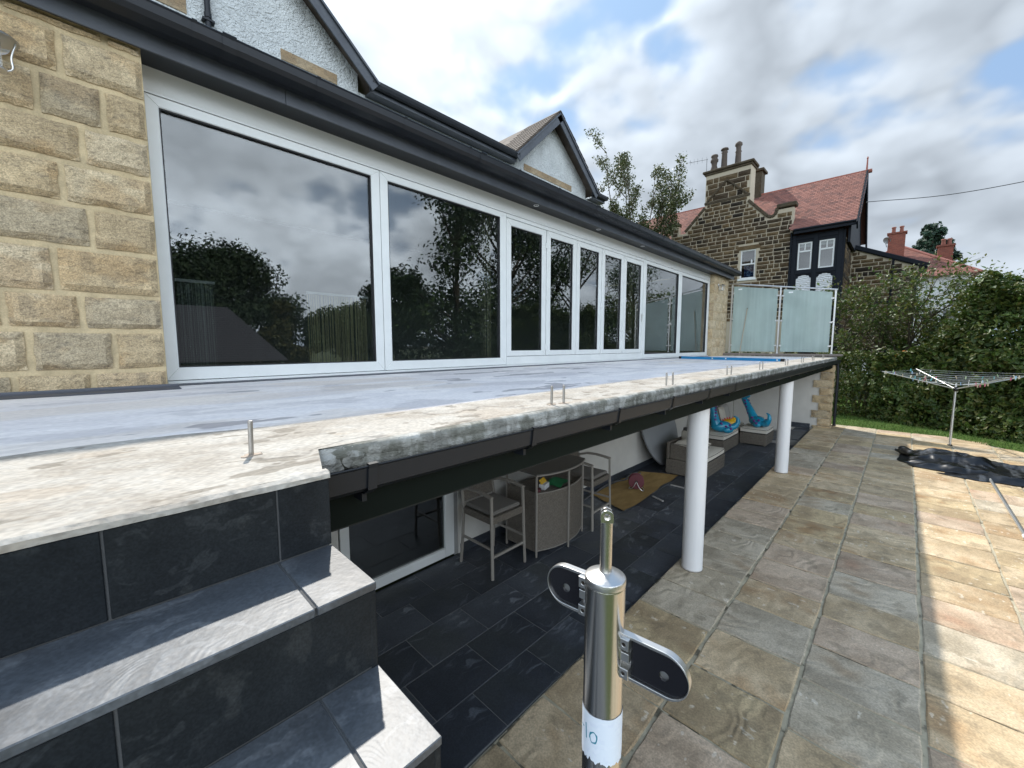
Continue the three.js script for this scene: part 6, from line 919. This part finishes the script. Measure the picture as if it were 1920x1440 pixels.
  add(R, 'finial', [bar([xr, yr, zr0 - 0.06], [xr, yr + 0.62, zr0 - 0.06], 0.045, 0.03, 8), bar([xr, yr + 0.62, zr0 - 0.06], [xr, yr + 0.72, zr0 - 0.06], 0.05, 0.02, 8)], mat({ color: rgb(0.33, 0.12, 0.09), roughness: 0.8 }));
  // bargeboards and dark boarded gable end
  for (const [xa, ya] of [[26.5, ye - 0.12], [33.5, ye - 0.12]]) add(R, 'bargeboard', stick([xa, ya - 0.16, zr0 - 0.02], [xr, yr - 0.16, zr0 - 0.02], 0.07, 0.42), timber);
  add(R, 'eaves_board', bx(26.56, 26.62, ye - 0.22, ye + 0.02, -4.6, zr0, 0.01), timber); add(R, 'eaves_gutter', [bar([26.54, ye - 0.02, -4.6], [26.54, ye - 0.02, zr0 - 0.03], 0.06, 0.06, 10)], timber);
  { const g = prism([[26.9, 8.0], [33.1, 8.0], [33.1, 9.0], [xr, 12.0], [26.9, 9.0]], 0.1); g.translate(0, 0, -2.32); add(H, 'gable_end', muv(g), timber); }
  // timber bay with windows and white plaster panels
  const bay = grp(H, 'timber_bay'); const bz = [-4.71, -2.42];
  add(bay, 'panelling', [bx(X + 0.0, X + 0.12, 2.5, 8.72, bz[0], -4.42), bx(X, X + 0.12, 2.5, 8.72, -2.84, bz[1]), bx(X, X + 0.12, 2.5, 8.72, -3.79, -3.49), bx(X, X + 0.12, 8.30, 8.72, -4.4199, -3.7901), bx(X, X + 0.12, 8.30, 8.72, -3.4899, -2.8401), bx(X, X + 0.12, 6.60, 6.86, -4.4199, -3.7901), bx(X, X + 0.12, 6.60, 6.86, -3.4899, -2.8401), bx(X + 0.05, X + 0.12, 2.5, 6.599, -4.4199, -3.7901), bx(X + 0.05, X + 0.12, 2.5, 6.599, -3.4899, -2.8401)], timber);
  for (const z of [-4.60, -2.62, -3.64]) add(bay, 'post', bx(X - 0.05, X - 0.001, 2.5, 8.73, z - 0.10, z + 0.10, 0.01), timber);
  for (const y of [8.55, 6.74]) add(bay, 'rail', bx(X - 0.04, X - 0.002, y - 0.1, y + 0.1, -4.499, -2.721, 0.01), timber);
  sash(bay, -4.42, -3.79, 6.86, 8.30, X + 0.03, true); sash(bay, -3.49, -2.84, 6.86, 8.30, X + 0.03, true);
  const pl = mat({ color: rgb(0.74, 0.75, 0.76), roughness: 0.85, bumpMap: tex(128, 128, [0.5, 0.5], (u, v) => 0.5 + 0.5 * Math.sin(v * 30 + fbm(u * 4, v * 4, 3, 941, 4, 4) * 9), false), bumpScale: 0.03 });
  for (const [z0, z1] of [[-4.42, -3.76], [-3.52, -2.84]]) { const y0 = 5.3, y1 = 6.56, c = 0.11, pts = [[z0 + c, y0], [z1 - c, y0], [z1 - c, y0 + c * 0.5], [z1, y0 + c], [z1, y1 - c * 1.6], [z1 - c * 0.6, y1 - c * 1.4], [z1 - c, y1 - c * 0.4], [z1 - c * 2, y1 - c * 0.3], [z1 - c * 2.2, y1], [z0 + c * 2.2, y1], [z0 + c * 2, y1 - c * 0.3], [z0 + c, y1 - c * 0.4], [z0 + c * 0.6, y1 - c * 1.4], [z0, y1 - c * 1.6], [z0, y0 + c], [z0 + c, y0 + c * 0.5]]; const g = wall(pts, 0.05); g.translate(X + 0.049, 0, 0); add(bay, 'plaster_panel', muv(g), pl); }
  add(bay, 'downpipe', bar([X - 0.1, 2.5, -4.74], [X - 0.1, 8.9, -4.74], 0.045, 0.045, 10), timber);
  // return wall, seen edge-on, and lower stone wing
  const rw = add(H, 'return_wall', bx(X + 0.13, 33, 0, 8.3, -2.9, -2.40), oldMortar);
  { const r = rngOf(951), l = [[], [], [], [], [], []]; for (let y = 2.2; y < 8.2; y += 0.24) { let x = X + 0.0; while (x < 31) { const w = ran(0.35, 0.7, r); if (y > 6.2 || true) l[Math.floor(r() * 6)].push(tf(rock(w - 0.034, 0.206, 0.02, 40 + Math.floor(r() * 5), 2, 2, 0.04, 0.03), [x + w / 2, y + 0.12, -2.40], [0, 0, 0])); x += w; } } l.forEach((q, i) => { if (q.length) add(rw, 'rubble_stones', q, oldStone[i]).userData.kind = 'stuff'; }); }
  const ws = [[-2.38, 2], [0.36, 2], [0.36, 6.86], [-2.38, 8.16]]; const wg = wall(ws, 0.4); wg.translate(30.4, 0, 0); const wm = add(H, 'wing_wall', muv(wg), oldMortar);
  stonework(wm, 30, -2.38, 0.36, 2.2, 8.1, (z, y) => z > -2.38 && z < 0.36 && y < lerp(8.16, 6.86, (z + 2.38) / 2.74) - 0.02, { seed: 961, max: 200, vis: 4 });
  add(H, 'wing_roof', [stick([30.1, 8.30, -2.4], [30.1, 6.84, 0.72], 0.5, 0.24), stick([32, 8.40, -2.4], [32, 6.94, 0.72], 3.5, 0.07)], timber); add(H, 'wing_downpipe', [bar([29.93, 2.4, -0.62], [29.93, 7.4, -0.62], 0.05, 0.05, 10), bar([29.93, 6.75, 0.62], [29.93, 6.3, 0.30], 0.05, 0.05, 10), bar([29.93, 6.3, 0.30], [29.93, 2.4, 0.30], 0.05, 0.05, 10)], timber); add(H, 'wing_band', bx(29.9, 29.975, 5.05, 5.17, -2.3, 0.3), timber);
  add(H, 'rear_walls', [bx(32.6, 33, 0, 8.9, -17, -2.91), bx(X + 0.41, 32.6, 0, 8.9, -17, -16.6), bx(X + 0.1, X + 0.4, 0, 8.9, -16.6, -11.46)], oldMortar);
}
{ // overhead wire
  const W = thing('overhead_wire', 'thin black telephone wire running from the stone house gable', 'wire', [0, 0, 0]); add(W, 'cable', tube([[30.0, 10.6, -1.85], [29.2, 10.02, 1.2], [28.4, 9.86, 4.4], [27.6, 10.0, 8.5]], 0.016, 30, 6), mat({ color: rgb(0.02, 0.02, 0.02), roughness: 0.6 })); add(W, 'bracket', [bar([30.0, 10.6, -1.93], [30.0, 10.6, -1.84], 0.03, 0.03, 8)], galv);
}
{ // red-roofed house beyond
  const H = thing('red_roofed_house', 'white house with red hipped roof and two red brick chimneys beyond the hedge', 'house', [0, 0, 0]); const wm = mat({ color: rgb(0.74, 0.75, 0.76), roughness: 0.9, bumpMap: bumpFine, bumpScale: 0.004 });
  const w = add(H, 'wall', bx(50, 59, 0, 8.75, -4.2, 3.7), wm);
  const t = [], A = [54, 12.25, -0.9], B2 = [57, 12.25, -0.9], e = 8.6, x0 = 49.5, x1 = 59.5, z0 = -4.7, z1 = 4.2; const Q = (...p) => t.push(...p.flat()); Q([x0, e, z0], [x0, e, z1], A); Q([x0, e, z1], [x1, e, z1], B2); Q([x0, e, z1], B2, A); Q([x1, e, z1], [x1, e, z0], B2); Q([x1, e, z0], [x0, e, z0], A); Q([x1, e, z0], A, B2);
  const R = grp(H, 'roof'); add(R, 'roof_deck', muv(fromTris(t)), mat({ color: rgb(0.30, 0.12, 0.09), roughness: 0.9 }));
  const u = new THREE.Vector3(4.5, 3.65, 0).normalize(), L = Math.hypot(4.5, 3.65); tiles(R, [x0, e, z0], [0, 0, 1], u.toArray(), z1 - z0, L, tileM, (p) => { const k = (p.y - e) / 3.68; return p.z > lerp(z0, -0.9, k) && p.z < lerp(z1, -0.9, k); }, 0.3, 0.19);
  for (const s of [[[x0, e, z1], A], [[x0, e, z0], A]]) add(R, 'hip_tile', bar([s[0][0], s[0][1] + 0.05, s[0][2]], [s[1][0], s[1][1] + 0.05, s[1][2]], 0.12, 0.12, 8), mat({ color: rgb(0.27, 0.11, 0.09), roughness: 0.9 }));
  const brick = mat({ map: tex(256, 256, [0.9, 0.9], (uu, v) => { const row = Math.floor(v * 12), f = v * 12 - row, b = (uu * 4 + (row % 2) * 0.5) % 1; const mo = f < 0.13 || b < 0.05, n = hash2(Math.floor(uu * 4 + (row % 2) * 0.5), row, 971); return mo ? [0.52, 0.40, 0.34] : [0.46 + 0.10 * n, 0.25 + 0.06 * n, 0.21 + 0.04 * n]; }), roughness: 0.9 });
  const stack = (z, y0, y1, wz, pots) => { const c = add(H, 'chimney_stack', bx(51.6, 52.4, y0, y1, z - wz / 2, z + wz / 2), brick); add(c, 'corbel', [bx(51.5, 52.5, y1, y1 + 0.13, z - wz / 2 - 0.1, z + wz / 2 + 0.1)], brick); for (const p of pots) add(c, 'chimney_pot', lathe([[0, 0], [0.17, 0], [0.14, 0.12], [0.13, 0.42], [0.17, 0.46], [0.16, 0.55], [0, 0.56]], 14), mat({ color: rgb(0.22, 0.085, 0.06), roughness: 0.85 }), [52, y1 + 0.13, z + p]); };
  stack(-0.98, 8.6, 12.95, 1.15, [-0.25, 0.28]); stack(2.18, 8.4, 11.3, 0.92, [-0.15, 0.2]);
  add(H, 'satellite_dish', [tf(new THREE.SphereGeometry(0.42, 20, 10, 0, 6.2832, 0, 0.85), [51.4, 12.3, -1.75], [1.1, 0.3, -0.9]), bar([51.5, 11.8, -1.6], [51.45, 12.3, -1.72], 0.04, 0.04, 8)], mat({ color: rgb(0.30, 0.31, 0.32), side: THREE.DoubleSide, roughness: 0.5 }));
  add(H, 'skylight', [tf(cb(0.9, 0.08, 0.6, 0.02), [50.9, 9.85, -0.1], [0, 0, 0.68])], phys({ color: rgb(0.3, 0.34, 0.38), roughness: 0.2 }));
  for (const [z, y] of [[1.6, 5.2], [2.7, 5.2]]) { const q = grp(H, 'window'); add(q, 'frame', [bx(49.94, 49.999, y - 0.6, y + 0.6, z - 0.45, z + 0.45)], upvc); add(q, 'pane', bx(49.92, 49.939, y - 0.52, y + 0.52, z - 0.37, z + 0.37), phys({ color: rgb(0.03, 0.035, 0.04), roughness: 0.1 })); }
}
// ---------------------------------------------------------------- across the garden, behind the viewer: what the windows mirror
{
  const H = thing('slate_roofed_house', 'low house with a dark slate hipped roof mirrored in the first big window', 'house', [0, 0, 0]); add(H, 'wall', bx(-6, 6.6, 0, 2.0, 13.8, 20), oldMortar);
  const t = [], Q = (...p) => t.push(...p.flat()); const e = 2.0, y = 4.75, A = [-3, y, 16.4], B2 = [5.0, y, 16.4], x0 = -6.5, x1 = 6.9, z0 = 13.4, z1 = 20.4; Q([x0, e, z0], [x1, e, z0], B2); Q([x0, e, z0], B2, A); Q([x1, e, z0], [x1, e, z1], B2); Q([x1, e, z1], [x0, e, z1], A); Q([x1, e, z1], A, B2); Q([x0, e, z1], [x0, e, z0], A);
  const sm = mat({ color: rgb(0.02, 0.02, 0.024), roughness: 0.7 }); add(H, 'roof', muv(fromTris(t)), sm);
  const L = []; const n = 26; for (let j = 0; j < n; j++) { const k = j / n, xx0 = lerp(x0, A[0], k), xx1 = lerp(x1, B2[0], k); L.push(tf(bx(xx0 + 0.05, xx1 - 0.05, 0, 0.02, -0.09, 0.09), [0, lerp(e, y, k) + 0.06, lerp(z0, 16.4, k) + 0.02], [-0.68, 0, 0])); } add(H, 'slate_courses', L, mat({ color: rgb(0.075, 0.07, 0.08), roughness: 0.5 })).userData.kind = 'stuff';
  add(H, 'gutter', bar([x0, e - 0.02, z0 - 0.04], [x1, e - 0.02, z0 - 0.04], 0.06, 0.06, 8), gutterM);
}
for (const [x, z, H, R, s, l] of [[3.5, 35, 13.0, 7, 1001, 'broad dark tree mirrored in the first window above the slate roof'], [10.0, 36, 11.5, 5.5, 1003, 'rounded dark tree mirrored beside the conifer'], [-7, 34, 14, 6, 1005, 'broad dark tree beyond the slate roofed house'], [25.5, 35, 12, 4.5, 1007, 'round tree mirrored in the first window by its mullion'], [18, 33, 6.2, 4.0, 1008, 'low spreading tree mirrored between the conifer and the round tree']]) clumpTree('garden_tree', l, 'tree', [x, 0, z], H, autoClumps(H, R, 20, s, 0.3), 26000, 0.16, DARK, s + 1, { group: 'trees across the garden', m: leafDull, gap: 0.10 });
for (const [x, z, H, R, s, l] of [[16.5, 11.5, 13.5, 4.2, 1011, 'tall dark tree mirrored in the second window'], [22.5, 13, 15.5, 5, 1013, 'tall dark tree mirrored in the first folding doors'], [30, 15, 16.5, 5.5, 1015, 'tall dark tree mirrored in the middle folding doors'], [38, 17, 17, 6, 1017, 'tall dark tree mirrored in the last folding doors'], [55, 19, 15, 5.5, 1019, 'feathery dark tree mirrored in the end windows']]) clumpTree('garden_tree', l, 'tree', [x, 0, z], H, autoClumps(H, R, 24, s, 0.12), 15000, 0.13, [...DARK, GREEN[2]], s + 1, { group: 'trees across the garden', m: leafDull, gap: 0.18 });
hedge('added_hedge', 'long dark hedge added across the garden to darken the lower window reflections', [[9.5, 12.4], [30, 11.4], [64, 13.5]], () => 2.8, 1.2, 26000, 0.13, DARK, 1031);  // unseen hedge, added to hide the lawn and keep the low reflections dark
clumpTree('garden_conifer', 'bushy golden green conifer mirrored in the first window beside the slate roof', 'tree', [8.1, 0, 18], 5.7, autoClumps(5.7, 2.1, 26, 1021, 0.08, 1), 9000, 0.11, [[0.085, 0.085, 0.016], [0.06, 0.07, 0.016], [0.10, 0.09, 0.02]], 1022, { m: leafDull, gap: 0.15 });

renderer.render(scene, camera);
